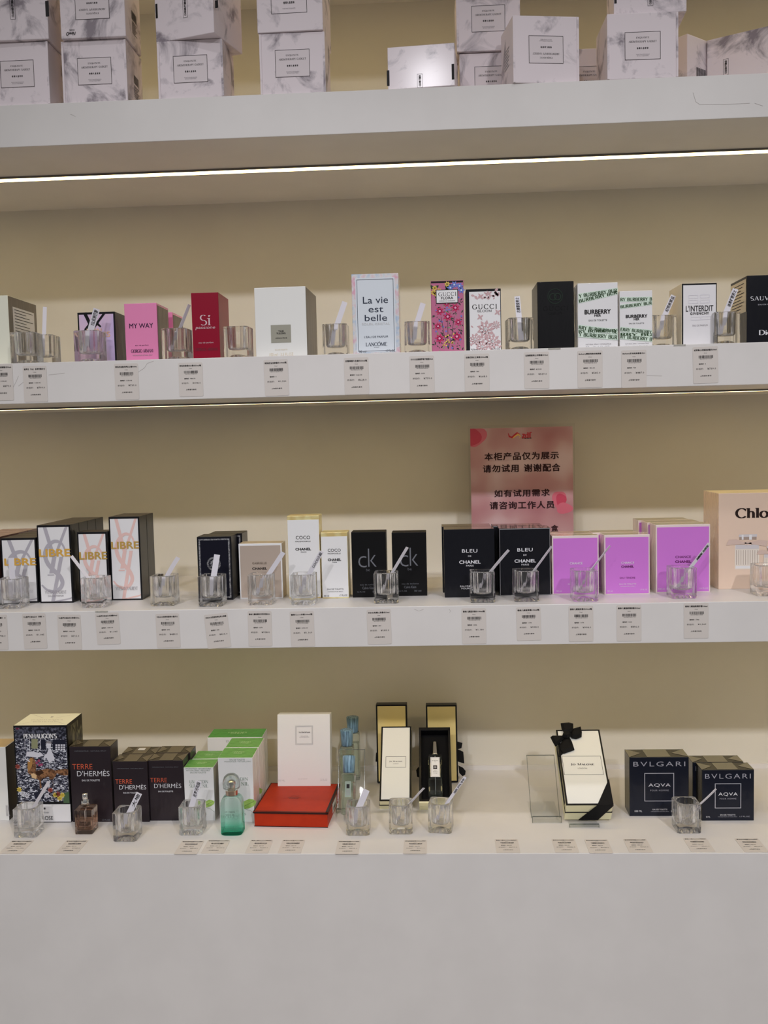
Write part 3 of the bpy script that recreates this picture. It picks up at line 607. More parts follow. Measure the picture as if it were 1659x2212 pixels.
def libre(label, uL, uR, vt, vb, m, extra, d=.045, group=None):
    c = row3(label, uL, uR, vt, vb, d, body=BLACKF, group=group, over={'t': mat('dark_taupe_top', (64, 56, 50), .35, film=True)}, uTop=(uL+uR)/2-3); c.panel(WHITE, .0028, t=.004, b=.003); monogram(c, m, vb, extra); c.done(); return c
YN = 'YVESSAINTLAURENT'
G1, G2, G3, G4 = 'small grey monogram boxes', 'tall grey monogram boxes', 'small rose monogram boxes', 'tall rose monogram boxes'
c = libre('small white box with grey monogram, gold letters, leftmost of four', 8, 84, 1162, 1303, PRG, [('LIBRE', 9, 1205, 79, 1222, OR, 's', 0, 0, .03), (YN, 28, 1274, 72, 1281, PRG, 'r')], group=G1)
for i, t in enumerate(('second box behind the small grey monogram box', 'third box behind the small grey monogram box')): c.behind(t, .0458*(i+1))
c = libre('tall white box with grey monogram and orange gold letters', 87, 159, 1134, 1303, PRG, [('LIBRE', 84, 1185, 153, 1203, OR, 's', 0, 0, .03), (YN, 97, 1275, 144, 1283, GREYINK, 'r'), ('EAU DE PARFUM', 104, 1285, 138, 1289, GREYINK)], group=G2)
for i, t in enumerate(('second box behind the tall grey monogram box', 'third box behind the tall grey monogram box', 'rearmost box behind the tall grey monogram box')): c.behind(t, .0458*(i+1))
c = libre('small white box with rose monogram between two tall boxes', 173, 237, 1149, 1300, PRP, [('LIBRE', 171, 1191, 232, 1209, OG, 's', 0, 0, .03)], group=G3)
c = libre('tall white box with rose monogram, rightmost of the four monogram boxes', 242, 308, 1116, 1297, PRP, [('LIBRE', 240, 1169, 301, 1186, OG, 's', 0, 0, .03), (YN, 250, 1267, 298, 1275, GREYINK, 'r')], group=G4)
c.behind('second tall box right behind the tall rose monogram box', .0458)
GK = noise_mat('silver_greek_border', (150, 150, 152), (90, 90, 94), 300, .35, 2, metal=.5)
c = row3('dark perfume box with silver border and round medallion, front of two', 430, 504, 1159, 1297, .055, body=BLACKF, group='dark medallion boxes', uTop=463)
c.panel(mat('ink_blue_card', (20, 20, 34), .35), .0025); c.cur.ringrect(.0032, .004, c.w-.0032, c.h-.004, .0028, GK, .0006)
c.part('medallion', 'silver round medallion'); cx, cz = c.px(462, 1218)
for r, w_ in ((.0125, .0008), (.0098, .0006), (.0112, .0014)): c.cur.ringc(cx, cz, r, w_, GK, .0008 if w_ < .001 else .0007)
c.cur.disc(cx, cz, .0062, GK, .0009, 16, .0078)
for i in range(9): leaf(c.cur, cx, cz, .3+i*.7, .0095, GK, .00095, .1)
c.cur.disc(cx, cz-.001, .0036, mat('ink_blue_card', (20, 20, 34)), .0011, 12, .0048); c.cur.disc(cx, cz-.001, .0026, GK, .0012, 12, .0038); c.done()
c.behind('second dark medallion box standing behind the front one', .057, .009)
TAUPE = mat('taupe_foil_card', (168, 154, 142), .3, .35)
c = row3('taupe perfume box with white frame behind a glass cup', 519, 612, 1174, 1294, .045, body=mat('warm_white_card', (206, 202, 196), .35, film=True), over={'r': mat('tan_side', (158, 144, 120), .35), 't': mat('tan_side', (158, 144, 120), .35)}, uTop=560)
c.panel(TAUPE, .0025, t=.004); c.T('GABRIELLE', 545, 1214, 576, 1219, mat('brown_ink', (90, 78, 66), .4), bold=.01, sp=1.1); c.T('CHANEL', 545, 1225, 577, 1231, INK, bold=.04, sp=1.05); c.done()
LIL = mat('pale_lilac_white_card', (206, 196, 202), .4); GE = noise_mat('gold_edge_card', (178, 158, 104), (202, 186, 140), 40, .3, 2, metal=.2)
def coco(label, uL, uR, vt, vb, T):
    c = row3(label, uL, uR, vt, vb, .045, body=GE, uTop=(uL+uR)/2-2); c.panel(LIL, .0006, t=.0075, b=.0025)
    for q in T: c.T(*q)
    c.done(); return c
coco('tall white perfume box with gold edges and black lettering', 625, 694, 1114, 1293, [('COCO', 639, 1157, 670, 1165, INK, 's'), ('MADEMOISELLE', 638, 1168, 671, 1171, INK), ('CHANEL', 638, 1183, 672, 1189, INK, 's', 0, 0, .04), ('PARIS', 650, 1191, 662, 1194, INK), ('EAU DE PARFUM', 640, 1272, 672, 1276, INK), ('50 ml', 632, 1284, 643, 1288, INK), ('3.4 FL. OZ.', 673, 1284, 689, 1288, INK)])
coco('short white perfume box with gold edges right of the tall one', 696.5, 754, 1150, 1293, [('COCO', 708, 1185, 736, 1192, INK), ('MADEMOISELLE', 708, 1194, 736, 1197, INK), ('CHANEL', 708, 1206, 737, 1212, INK, 's', 0, 0, .04), ('PARIS', 718, 1213, 728, 1216, INK), ('EAU DE TOILETTE', 707, 1271, 742, 1274, INK), ('VAPORISATEUR SPRAY', 708, 1277, 741, 1279, INK), ('50 ml', 700, 1285, 711, 1289, INK), ('1.7 FL.OZ.', 733, 1284, 751, 1288, INK)])
DI = mat('dim_grey_ink', (92, 94, 100), .35)
BMB = mat('soft_black_card', (9, 9, 11), .45)
def ckb(label, uL, uR, vt, vb, du, gv):
    c = row3(label, uL, uR, vt, vb, .043, body=BMB, uTop=(uL+uR)/2)
    c.T('c', 774+du, 1200+gv, 792+du, 1227+gv, DI, bold=-.015); c.T('k', 795+du, 1183+gv, 813+du, 1226+gv, DI, bold=-.015); c.T('be', 791+du, 1228+gv, 799+du, 1234+gv, DI, bold=-.01)
    c.T('eau de toilette', 778+du, 1261+gv, 814+du, 1264.5+gv, DI, sp=1.2); c.T('Calvin Klein', 783+du, 1267+gv, 809+du, 1273+gv, DI); c.T('1.6 FL OZ', 772+du, 1277+gv, 789+du, 1280+gv, DI); c.T('50 ml', 805+du, 1276+gv, 820+du, 1280+gv, DI); c.done(); return c
ckb('black perfume box with thin grey letters, left of a pair', 762, 836, 1149, 1291, 0, 0)
ckb('black perfume box with thin grey letters, right of a pair', 849, 923, 1150, 1288, 90, -2)
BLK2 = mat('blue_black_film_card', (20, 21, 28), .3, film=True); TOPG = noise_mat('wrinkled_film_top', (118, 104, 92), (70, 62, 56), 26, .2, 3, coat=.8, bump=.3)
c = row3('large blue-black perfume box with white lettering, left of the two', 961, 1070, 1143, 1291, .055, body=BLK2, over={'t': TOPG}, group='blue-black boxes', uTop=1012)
def bleu(c, du, dv, full=True):
    c.T('BLEU', 998+du, 1186+dv, 1031+du, 1194+dv, WINK, bold=.01, sp=1.1); c.T('DE', 1011+du, 1199.5+dv, 1018+du, 1203+dv, WINK); c.T('CHANEL', 992+du, 1210+dv, 1038+du, 1218+dv, WINK, bold=.03, sp=1.05); c.T('PARIS', 1007+du, 1220+dv, 1023+du, 1224+dv, WINK)
    if full: c.T('EAU DE PARFUM\nPOUR HOMME', 994+du, 1264+dv, 1042+du, 1273+dv, WINK, bold=.01)
bleu(c, 0, 0); c.done(); c.behind('blue-black box standing behind the left one of the two', .057, -.003)
c = row3('large blue-black perfume box with a silver outline, beside the violet boxes', 1080, 1190, 1141, 1287, .05, body=mat('silver_edged_card', (170, 168, 170), .3, .3), over={'l': BLK2, 'r': BLK2, 't': TOPG}, group='blue-black boxes with silver outline', uTop=1132)
c.panel(BLK2, .0012, t=.0015); bleu(c, 119.5, -2.5, False); c.done(); c.behind('second silver-outlined box standing behind, under the pink notice', .052, -.008)
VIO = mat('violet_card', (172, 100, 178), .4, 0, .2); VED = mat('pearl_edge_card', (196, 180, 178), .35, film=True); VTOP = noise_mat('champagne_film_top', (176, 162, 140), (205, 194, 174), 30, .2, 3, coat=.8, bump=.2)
VIK = mat('dark_violet_ink', (88, 20, 84), .4); PK = mat('pale_pink_ink', (222, 190, 222), .4)
def chance(label, uL, uR, vt, vb, d, T, grp, ut):
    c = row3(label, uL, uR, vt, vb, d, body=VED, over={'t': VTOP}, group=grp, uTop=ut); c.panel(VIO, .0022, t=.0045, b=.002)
    for q in T: c.T(*q)
    c.done(); return c
c = chance('violet perfume box beside the blue-black boxes, left of the three', 1193.5, 1294, 1157, 1284.5, .042, [('CHANCE', 1231, 1214, 1258, 1219.5, WINK, 's', 0, 0, .01), ('50 ml', 1202, 1275, 1213, 1278.5, PK), ('EAU DE TOILETTE', 1227, 1260, 1262, 1263, PK)], 'small violet boxes', 1242)
c.behind('second violet box behind the leftmost violet box', .044)
c = chance('violet perfume box in the middle of the three, beside the biggest one', 1306, 1404, 1155, 1285, .045, [('CHANCE', 1342, 1213, 1369.5, 1218, WINK, 's', 0, 0, .01), ('CHANEL', 1342, 1221, 1369, 1226.5, VIK, 's', 0, 0, .04), ('EAU TENDRE', 1339, 1246, 1372, 1250, VIK), ('EAU DE TOILETTE', 1338, 1260, 1374, 1263, PK), ('VAPORISATEUR SPRAY', 1340, 1265.5, 1372, 1267.5, PK), ('50 ml', 1312, 1275, 1323, 1278.5, PK), ('1.7 FL.OZ.', 1383, 1272, 1399, 1275, PK)], 'middle violet boxes', 1354)
c.behind('second violet box behind the middle violet box', .047, -.013)
c = chance('biggest violet perfume box, rightmost of the three', 1417, 1534, 1133, 1281, .05, [('CHANCE', 1459, 1200, 1492, 1205.5, VIK, 's', 0, 0, .01), ('CHANEL', 1458.5, 1210, 1492.5, 1216, VIK, 's', 0, 0, .04), ('100 ml', 1422, 1270, 1436, 1274, PK), ('3.4 FL.OZ.', 1511, 1269, 1530, 1272, PK)], 'big violet boxes', 1475)
c.behind('second big violet box behind the biggest violet box', .052, -.004); c.behind('rearmost big violet box of the row at the right', .104, -.010)
PCH = mat('peach_card', (208, 172, 154), .38, film=True)
c = row3('large peach gift box at the right edge showing a bottle picture', 1552, 1745, 1064, 1273, .1, body=PCH, over={'t': mat('pale_gold_top', (196, 178, 140), .3)}, uTop=1648)
c.T('Chloé', 1589, 1096, 1678, 1120, mat('dark_brown_ink', (44, 30, 26), .45), 'r', wt=1.5)
c.part('bottle_picture', 'printed picture of a ribbed bottle with bow'); GLP = mat('printed_glass_grey', (198, 186, 176), .4); GLD = mat('printed_glass_dark', (140, 124, 114), .4); SVP = mat('printed_silver', (176, 172, 174), .35)
def pic(du, dv, s_=1.):
    q = lambda u, v: (1587+du+(u-1587)*s_, 1188+dv+(v-1188)*s_)
    def R_(a, b_, e_, f, m, n): p1 = q(a, b_); p2 = q(e_, f); c.R(p1[0], p1[1], p2[0], p2[1], m, n)
    R_(1587, 1177, 1640, 1230, GLP, .0003); R_(1589, 1222, 1638, 1228, WHITE, .0004)
    for i in range(10): R_(1590+i*5, 1188, 1591+i*5, 1220, GLD, .0005)
    R_(1589, 1176, 1639, 1186, SVP, .0006); R_(1597, 1159, 1634, 1166, GLD, .0005); R_(1596, 1154, 1635, 1160, SVP, .0006); R_(1602, 1155, 1606, 1166, WHITE, .0007); R_(1618, 1155, 1624, 1166, WHITE, .0007)
    for P in (((1617, 1174), (1568, 1178), (1574, 1166), (1590, 1165)), ((1613, 1174), (1655, 1180), (1660, 1168), (1640, 1166)), ((1609, 1170), (1622, 1170), (1624, 1177), (1608, 1177))): c.cur.flat([c.px(*q(*p)) for p in P], mat('printed_bow', (178, 158, 148), .4), .0008)
    p = q(1615, 1181); c.T('Chloé', p[0]-8*s_, p[1]-3*s_, p[0]+8*s_, p[1]+3*s_, GLD, 'r', wt=1.4)
c.base = 0; pic(0, 0); c.base = .0009; pic(62, 18, .8); c.base = 0; c.done()
# ------------------------------------------------------------------ pink notice in an acrylic holder
NX = on_y(1015, 1150, .355); NX2 = on_y(1243, 1150, .355); ztop = on_y(1130, 917, .355).z; zb_ = Z3
nw, nh = NX2.x-NX.x, ztop-zb_
nb = MB(); nb.box((0, 0, 0), (nw, .003, nh), glass('notice_acrylic', (.97, .97, .97), 0, .8), .0004); nb.box((0, -.045, 0), (nw, .003, .003), glass('notice_acrylic', (.97, .97, .97), 0, .8))
no = nb.build('notice_sign', None, Matrix.Translation(Vector((NX.x, .355, zb_)))); tag(no, 'upright pink notice with dark Chinese writing in a clear holder behind the boxes', 'sign')
nm = mat('pink_notice_paper', (176, 128, 130), .5); n_ = nm.node_tree.nodes; l_ = nm.node_tree.links
tcn = n_.new('ShaderNodeTexCoord'); nz = n_.new('ShaderNodeTexNoise'); nz.inputs['Scale'].default_value = 11; nz.inputs['Detail'].default_value = 1.5; cr = n_.new('ShaderNodeValToRGB')
for i, (p, q) in enumerate(((.3, (140, 94, 102)), (.5, (154, 120, 126)), (.68, (172, 152, 160)))):
    e = cr.color_ramp.elements[i] if i < 2 else cr.color_ramp.elements.new(p); e.position = p; e.color = (*[lin(x)*1.6 for x in q], 1)
l_.new(tcn.outputs['Object'], nz.inputs[0]); l_.new(nz.outputs[0], cr.inputs[0]); l_.new(cr.outputs[0], n_['Principled BSDF'].inputs['Base Color'])
pb = MB(); pb.frame((0, -.0004, 0), (1, 0, 0), (0, 0, 1), (0, -1, 0)); m_ = .004
pb.prism([(m_, .006), (nw-m_, .006), (nw-m_, nh-.006), (m_, nh-.006)], 0, .0003, nm)
def npx(u, v): p = on_y(u, v, .3546); return p.x-NX.x, p.z-zb_
kk = 2.0/F*1.0130
def nt_(txt, u0, u1, v, hpx, m, f='s', bold=.03, sp=1.12):
    x, z = npx((u0+u1)/2, v); g = serif(txt, 1.6) if f == 'r' else sans(txt, bold, 3, sp); pb.glyphs(g, x, z, (u1-u0)*kk, hpx*kk, m, .0008)
DB = mat('notice_dark_ink', (52, 26, 30), .5)
rosem = mat('rose_petal_print', (158, 50, 76), .5); rosed = mat('rose_petal_print_light', (168, 84, 104), .5)
def blob(u, v, ru, rv, m, n, a=0, k=22):
    x, z = npx(u, v); P = []
    for i in range(k):
        t = 2*math.pi*i/k; r = 1+.10*math.sin(3*t+a); P.append((min(nw-.0042, max(.0042, x+ru*kk*r*math.cos(t))), min(nh-.0062, z+rv*kk*r*math.sin(t)))) 
    pb.flat(P, m, n)
blob(1026, 941, 24, 23, rosed, .0004, 1); blob(1022, 944, 17, 19, rosem, .00045, 2); blob(1208, 1079, 15, 19, rosed, .0004); blob(1212, 1080, 11, 14, rosem, .00045, 1); blob(1219, 1098, 17, 12, rosed, .0005, 2)
nt_('本柜产品仅为展示', 1047, 1206, 985, 17, DB); nt_('请勿试用', 1043, 1120, 1012, 17, DB); nt_('谢谢配合', 1132, 1210, 1010, 17, DB)
nt_('如有试用需求', 1068, 1187, 1065, 16, DB); nt_('请咨询工作人员', 1058, 1197, 1091, 17, DB); nt_('盒', 1190, 1206, 1141, 15, DB)
CR = mat('crimson_ink', (158, 26, 44), .4); nt_('zdf', 1127, 1149, 940, 13, CR, 'r'); nt_('中服免税', 1127, 1148, 946.5, 2.4, DB, 's', .02, 1.4)
def sp_(pts): return [npx(*p) for p in pts]
pb.stroke(sp_([(1098, 936), (1100, 943), (1106, 945), (1112, 940), (1117, 935), (1123, 938)]), [.001, .003, .004, .0045, .003, .0012], CR, .0008)
pb.stroke(sp_([(1107, 947), (1113, 942), (1119, 938), (1124, 942), (1122, 946)]), [.001, .0026, .003, .002, .001], mat('gold_ink', (200, 160, 80), .4), .0009)
pb.build('notice_paper', no); 
st = MB()
for u, v in ((1023, 930), (1232, 922)): x, z = npx(u, v); st.lathe([(.0024, 0), (.0024, .002)], glass('notice_acrylic', (1, 1, 1)), 12, (x, -.002, z), 1, 1)
st.build('corner_stud', no)
# ================================================================== COUNTER
def cnt(label, uL, uR, vt, vb, d, **k):
    a = dict(name=PB, cat=C, zb=ZC); a.update(k); return Carton(label=label, uL=uL, uR=uR, vt=vt, vb=vb, d=d, **a)
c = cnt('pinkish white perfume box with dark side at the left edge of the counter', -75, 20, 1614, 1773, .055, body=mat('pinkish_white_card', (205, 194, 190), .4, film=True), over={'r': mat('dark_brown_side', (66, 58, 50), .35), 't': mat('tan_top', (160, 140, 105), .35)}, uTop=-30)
c.T('100 ML', 13, 1738, 21, 1764, GREYINK, rot=0); c.done()
# illustrated box
c = cnt('tall illustrated perfume box with white top and fox picture', 39, 154, 1567, 1777, .083, body=BLACKF, over={'t': CREAM}, uTop=88, bev=.001)
ILL = noise_mat('black_white_illustration', (26, 27, 38), (186, 188, 200), 150, .35, 9, (.46, .60), 1.2, (1, 1, 2.0), coat=.5, c3=(.53, (88, 90, 106)))
ILS = noise_mat('dark_illustrated_side', (20, 18, 16), (120, 116, 90), 60, .35, 6, (.5, .72), 1.0, (1, 1, .5), coat=.5)
c.part('picture_panel', 'black and white garden picture with a brown fox'); w, h = c.w, c.h
c.cur.prism([(.003, .042), (w-.002, .042), (w-.002, h-.005), (.003, h-.005)], 0, .0003, ILL); b = c.cur
LG = mat('pale_grey_print', (186, 186, 198), .4); DKP = mat('ink_blue_print', (36, 38, 54), .4); BRN = noise_mat('fox_brown_print', (70, 46, 32), (134, 96, 66), 210, .45, 6, (.38, .62)); DBR = mat('dark_brown_print', (66, 44, 32), .45); TANP = mat('tan_print', (190, 160, 120), .45)
def PX(X, Y): return c.px(20+X/8.506, 1530+Y/8.506)
def PG(pts, m, n): b.flat([PX(*p) for p in pts], m, n)
for X in (370, 565, 600, 285, 650): b.stroke([PX(X, 350), PX(X+8, 770 if X > 300 else 760)], .0009, LG, .0005)
PG([(410, 560), (525, 560), (525, 740), (410, 740)], mat('olive_grey_print', (124, 126, 96), .4), .0006)
PG([(580, 570), (660, 570), (680, 760), (590, 760)], DKP, .0006); PG([(800, 575), (1040, 575), (1045, 770), (800, 770)], DKP, .00055)
for i in range(4):
    for j in range(3): PG([(850+i*48, 660+j*40), (886+i*48, 660+j*40), (886+i*48, 688+j*40), (850+i*48, 688+j*40)], LG, .0007)
PG([(320, 800), (420, 790), (600, 830), (640, 870), (520, 900), (310, 880)], LG, .0006)
PG([(680, 650), (720, 610), (770, 650), (765, 720), (735, 750), (690, 720)], LG, .0008); PG([(670, 620), (720, 595), (765, 610), (790, 650), (700, 640)], GREYINK, .0009); PG([(720, 750), (765, 740), (830, 900), (835, 980), (800, 960), (740, 1010), (680, 900), (640, 980), (640, 880), (700, 820)], LG, .0007)
for q in ((700, 690), (735, 690)): b.disc(*PX(*q), .0005, INK, .001)
PG([(380, 900), (450, 900), (480, 960), (500, 1080), (490, 1150), (580, 1130), (700, 1105), (800, 1120), (850, 1140), (1000, 1110), (1085, 1120), (1085, 1230), (960, 1230), (880, 1190), (850, 1250), (800, 1310), (740, 1300), (735, 1250), (600, 1290), (585, 1340), (600, 1450), (565, 1480), (560, 1330), (500, 1270), (400, 1220), (340, 1180), (350, 1060), (400, 980)], BRN, .0010)
PG([(490, 1160), (600, 1130), (640, 1180), (560, 1230), (500, 1220)], DBR, .0011); PG([(400, 1200), (460, 1190), (510, 1230), (500, 1300), (420, 1270)], TANP, .0012); PG([(345, 960), (400, 910), (440, 930), (420, 1060), (370, 1150), (340, 1100)], mat('ochre_print', (150, 110, 60), .45), .0012)
b.stroke([PX(775, 1290), PX(800, 1350), PX(815, 1400), PX(800, 1450)], .0012, DBR, .001); PG([(300, 910), (390, 970), (380, 985), (290, 930)], LG, .0013)
for q in ((510, 1000), (550, 960), (560, 1040), (600, 1030)): petals(b, *PX(*q), .0035, mat('raspberry_print', (150, 60, 96), .45), .0014, 6)
for q, m in (((760, 1500), mat('brick_print', (140, 66, 56), .4)), ((850, 1590), YEL), ((930, 1650), YEL), ((980, 1590), YEL), ((900, 1570), mat('brick_print', (140, 66, 56), .4)), ((190, 1490), YEL), ((160, 1070), mat('brick_print', (140, 66, 56), .4)), ((700, 1600), LG), ((250, 1560), LG), ((330, 1600), LG)): petals(b, *PX(*q), .006, m, .0011, 7)
PG([(450, 1540), (640, 1530), (640, 1660), (480, 1660)], DKP, .0009); PG([(1000, 1560), (1100, 1530), (1110, 1740), (1000, 1740)], mat('dark_green_print', (58, 82, 56), .4), .0009)
PG([(110, 345), (1040, 345), (1040, 560), (110, 560)], noise_mat('dark_foliage_print', (24, 25, 34), (92, 94, 108), 190, .4, 8, (.45, .7)), .0009); c.base = .0012; c.T("PENHALIGON'S", 51, 1584, 124, 1595, WHITE, 'r', wt=1.9); c.T('EST', 36, 1572, 43, 1575, MAG); c.base = 0
c.part('side_picture').side('R'); c.cur.rect(.003, .045, c.d-.002, c.h-.006, ILS, .0004); c.side('F')
c.part('base_band', 'white base band with title'); c.cur.prism([(.0, .002), (w, .002), (w, .037), (.0, .037)], 0, .0012, WHITE); c.base = .0012
c.T('THE MISS ROSE', 45, 1762, 116, 1771, INK, bold=.01); c.T('PORTRAITS EN', 80, 1753, 106, 1756, INK); cx, cz = c.px(97, 1746); petals(c.cur, cx, cz, .003, INK, .0015, 5); c.base = 0
c.part('top_print').side('T'); c.cur.glyphs(serif("PENHALIGON'S", 1, .1), w/2, c.d*.44, w*.6, .004, GREYINK, .0004); c.cur.glyphs(serif("PORTRAITS", 1, .1), w/2, c.d*.28, w*.42, .004, GREYINK, .0004)
for q in ((.002, .002), (w-.002, .002), (.002, c.d-.002), (w-.002, c.d-.002)): c.cur.stroke([q, (w/2+(q[0]-w/2)*.25, c.d/2+(q[1]-c.d/2)*.2)], .0005, GREYINK, .0005)
petals(c.cur, w*.52, c.d*.68, .004, GREYINK, .0004, 5); c.side('F'); c.done()
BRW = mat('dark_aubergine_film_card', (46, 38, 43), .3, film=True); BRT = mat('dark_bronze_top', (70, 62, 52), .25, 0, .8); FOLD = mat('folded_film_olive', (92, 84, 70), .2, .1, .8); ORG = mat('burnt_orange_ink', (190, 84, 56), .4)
GT_ = 'dark brown boxes with orange and white lettering'
def terre(label, uL, uR, vt, vb, d, a, ut):
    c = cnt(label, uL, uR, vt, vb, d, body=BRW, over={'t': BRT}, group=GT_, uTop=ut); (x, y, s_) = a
    c.T('TERRE', x, y, x+44*s_, y+12*s_, ORG, bold=-.01); c.T("D'HERMÈS", x+10*s_, y+12*s_, x+81*s_, y+27*s_, WINK, bold=-.005); c.T('EAU DE TOILETTE', x+21*s_, y+33.5*s_, x+60*s_, y+37.5*s_, WINK, bold=.01)
    c.T('VAPORISATEUR - NATURAL SPRAY', x+4*s_, y-29*s_, x+74*s_, y-26.5*s_, DI)
    c.T('3.3 FL.OZ.', x+64*s_, y+119*s_, x+83*s_, y+123*s_, DI); c.folds(FOLD); c.done(); return c
terre('tallest dark brown box with orange and white lettering, left of the three', 157, 245, 1613, 1776, .046, (156, 1650, 1.), 194)
c = terre('shorter dark brown box with orange and white lettering, middle of the three', 249, 323, 1645, 1776, .045, (249, 1683, .83), 281)
q = c.behind('dark brown box behind the middle one with white sticker on top', .0465, .003)
sk = MB(); sk.frame((0, 0, 0), (1, 0, 0), (0, 1, 0), (0, 0, 1)); sk.prism([(c.w*.38, .022), (c.w*.58, .022), (c.w*.58, .034), (c.w*.38, .034)], c.h+.0006, c.h+.0009, WHITE); sk.build('barcode_sticker', q)
c = terre('shorter dark brown box with orange and white lettering, right of the three', 325.5, 400, 1643, 1773, .045, (324.5, 1680, .83), 358)
c.T; c.behind('dark brown box standing behind the right one of the three', .0465, .003)
GRT = mat('leaf_green_card', (92, 152, 74), .35, film=True); NW = mat('bluish_white_card', (196, 198, 212), .38, film=True); NGI = mat('grey_green_ink', (110, 122, 112), .4); LFG = noise_mat('painted_leaf_green', (150, 178, 92), (120, 152, 70), 60, .45)
def nil(label, uL, uR, vt, vb, d, ut, T, leafuv=None, scale=1, grp=None, vref=None, y=None, side=None, top=GRT):
    c = cnt(label, uL, uR, vt, vb, d, body=NW, over={'t': top, **(side or {})}, uTop=ut, group=grp, vref=vref, y=y)
    for q in T: c.T(*q)
    if leafuv:
        c.part('leaf_print', 'painted green leaf'); u, v = leafuv; s_ = scale
        P = [(-16, 3), (-8, -6), (2, -11), (10, -10), (17, -6), (15, 1), (8, 6), (0, 9), (-8, 10), (-16, 8)]
        c.cur.flat([c.px(u+x*s_, v+y_*s_) for x, y_ in P], LFG, .0005); c.cur.stroke([c.px(u-8*s_, v+9*s_), c.px(u+6*s_, v+14*s_), c.px(u+16*s_, v+22*s_)], .0006, NGI, .0005)
        c.cur.stroke([c.px(u-12*s_, v+6*s_), c.px(u+12*s_, v-6*s_)], .0005, GRN, .0007)
    c.main(); c.side('T'); c.cur.glyphs(sans('HERMÈS\nPARIS', 0, 2), c.w*.5, c.d*.5, c.w*.34, c.d*.22, mat('pale_green_ink', (176, 206, 160), .4), .0006); c.side('F')
    c.done(); return c
GN = 'white boxes with green tops'
SH = {'r': mat('grey_shaded_side_card', (150, 146, 134), .35, 0, .5)}  # shade of the white carton's right side painted as grey card
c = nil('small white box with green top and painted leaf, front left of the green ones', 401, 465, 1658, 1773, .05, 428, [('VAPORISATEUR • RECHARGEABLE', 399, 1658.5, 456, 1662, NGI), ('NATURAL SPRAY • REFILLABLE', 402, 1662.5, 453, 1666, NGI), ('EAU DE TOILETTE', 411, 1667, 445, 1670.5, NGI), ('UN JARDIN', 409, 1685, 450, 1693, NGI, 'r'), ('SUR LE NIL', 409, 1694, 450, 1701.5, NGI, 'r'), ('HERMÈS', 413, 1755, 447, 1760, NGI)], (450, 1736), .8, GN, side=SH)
cx, cz = c.px(408, 1713)
c.behind('small white box with green top behind the front left one', .052, .004)
c = nil('large white box with green top behind the green bottle', 475.5, 550, 1637, 1776, .062, 513, [('EAU DE TOILETTE', 496, 1639, 529, 1643, NGI), ('VAPORISATEUR • NATURAL SPRAY', 484, 1643.5, 543, 1646.5, NGI), ('UN JARDIN', 483, 1679, 536, 1687, NGI, 'r'), ('SUR LE NIL', 483, 1689, 537, 1697, NGI, 'r'), ('HERMÈS', 492, 1755, 532, 1761, NGI)], (536, 1737), 1.05, GN)
c.behind('large white box with green top, second in its column', .0635, .001)
c = nil('biggest green-topped white gift box at the back', 452, 570, 1593, 1709, .062, 507, [('UN JARDIN SUR LE NIL', 488, 1598, 540, 1604, NGI, 'r')], None, 1, GN, top=mat('deep_leaf_green_card', (58, 140, 50), .35, film=True)); c.done if 0 else None
# pale tall box
VC = mat('pearl_white_card', (200, 198, 202), .4)
c = cnt('tall pearl white box with small silver framed label leaning at the back', 599, 714, 1543, None, .035, body=VC, y=.255, vref=1690, lean=9, uTop=659, name=PB)
c.part('silver_label', 'small silver framed label'); c.FR(638, 1567, 676, 1609, .0028, SILVER, .0004); c.T('Van Cleef & Arpels', 645, 1580, 670, 1584, INK, bold=.01); c.T('COLLECTION\nEXTRAORDINAIRE', 647, 1589, 668, 1593.5, GREYINK)
WHT_F = mat('bright_foil', (222, 222, 226), .2, .2, gain=1.9); c.part('foil_print', 'silver foil lettering'); c.T('EAU DE PARFUM', 644, 1681, 664, 1684, WHT_F); c.T('75 ML', 601, 1684, 616, 1688, WHT_F, bold=.03); c.T('2.5 FL.OZ', 692, 1682, 707, 1687, WHT_F, bold=.03); c.done()
# orange box
ORA = noise_mat('orange_red_card', (168, 44, 16), (174, 48, 18), 40, .5, 3, gain=1.15); DBN = mat('chocolate_trim', (40, 24, 22), .45)
c = cnt('flat orange-red gift box with dark brown trim on the counter', 550, 708, 1757, 1785, .152, body=ORA, vbr=1788, uTop=628, bev=.001)
w, h, d = c.w, c.h, c.d
c.part('lid', 'lid with dark brown trim lines'); L_ = c.cur
L_.box((-.0012, -.0012, h), (w+.0012, d+.0012, h+.003), ORA, .0006)
for a, b_ in (((-.0018, -.0018, h-.0004), (w+.0018, .001, h+.002)), ((w-.0012, -.0018, h-.0004), (w+.0018, d, h+.002))): L_.box(a, b_, DBN)
L_.box((-.0016, -.0016, h+.0018), (w+.0016, .0022, h+.0034), DBN, .0004); L_.box((w-.0042, -.0016, h+.0018), (w+.0016, d+.0016, h+.0034), DBN, .0004); L_.box((-.0016, -.001, h+.0018), (.0012, d+.001, h+.0034), DBN, .0004); L_.box((-.0016, d-.0012, h+.0018), (w, d+.0016, h+.0034), DBN, .0004)
L_.frame((0, 0, h+.003), (1, 0, 0), (0, 1, 0), (0, 0, 1)); L_.glyphs(sans('HERMÈS\nPARIS', 0, 2), w*.45, d*.47, .026, .008, DBN, .0003); L_.stroke([(w*.45-.008, d*.47+.008), (w*.45-.003, d*.47+.012), (w*.45+.003, d*.47+.009), (w*.45+.008, d*.47+.012)], .0008, DBN, .0003)
c.part('base_trim'); c.cur.box((-.0005, -.0005, 0), (w+.0005, .001, .0012), DBN)
c.part('price_sticker', 'white barcode sticker').side('R'); c.cur.prism([(d*.4, .004), (d*.72, .004), (d*.72, h-.001), (d*.4, h-.001)], 0, .0003, WHITE)
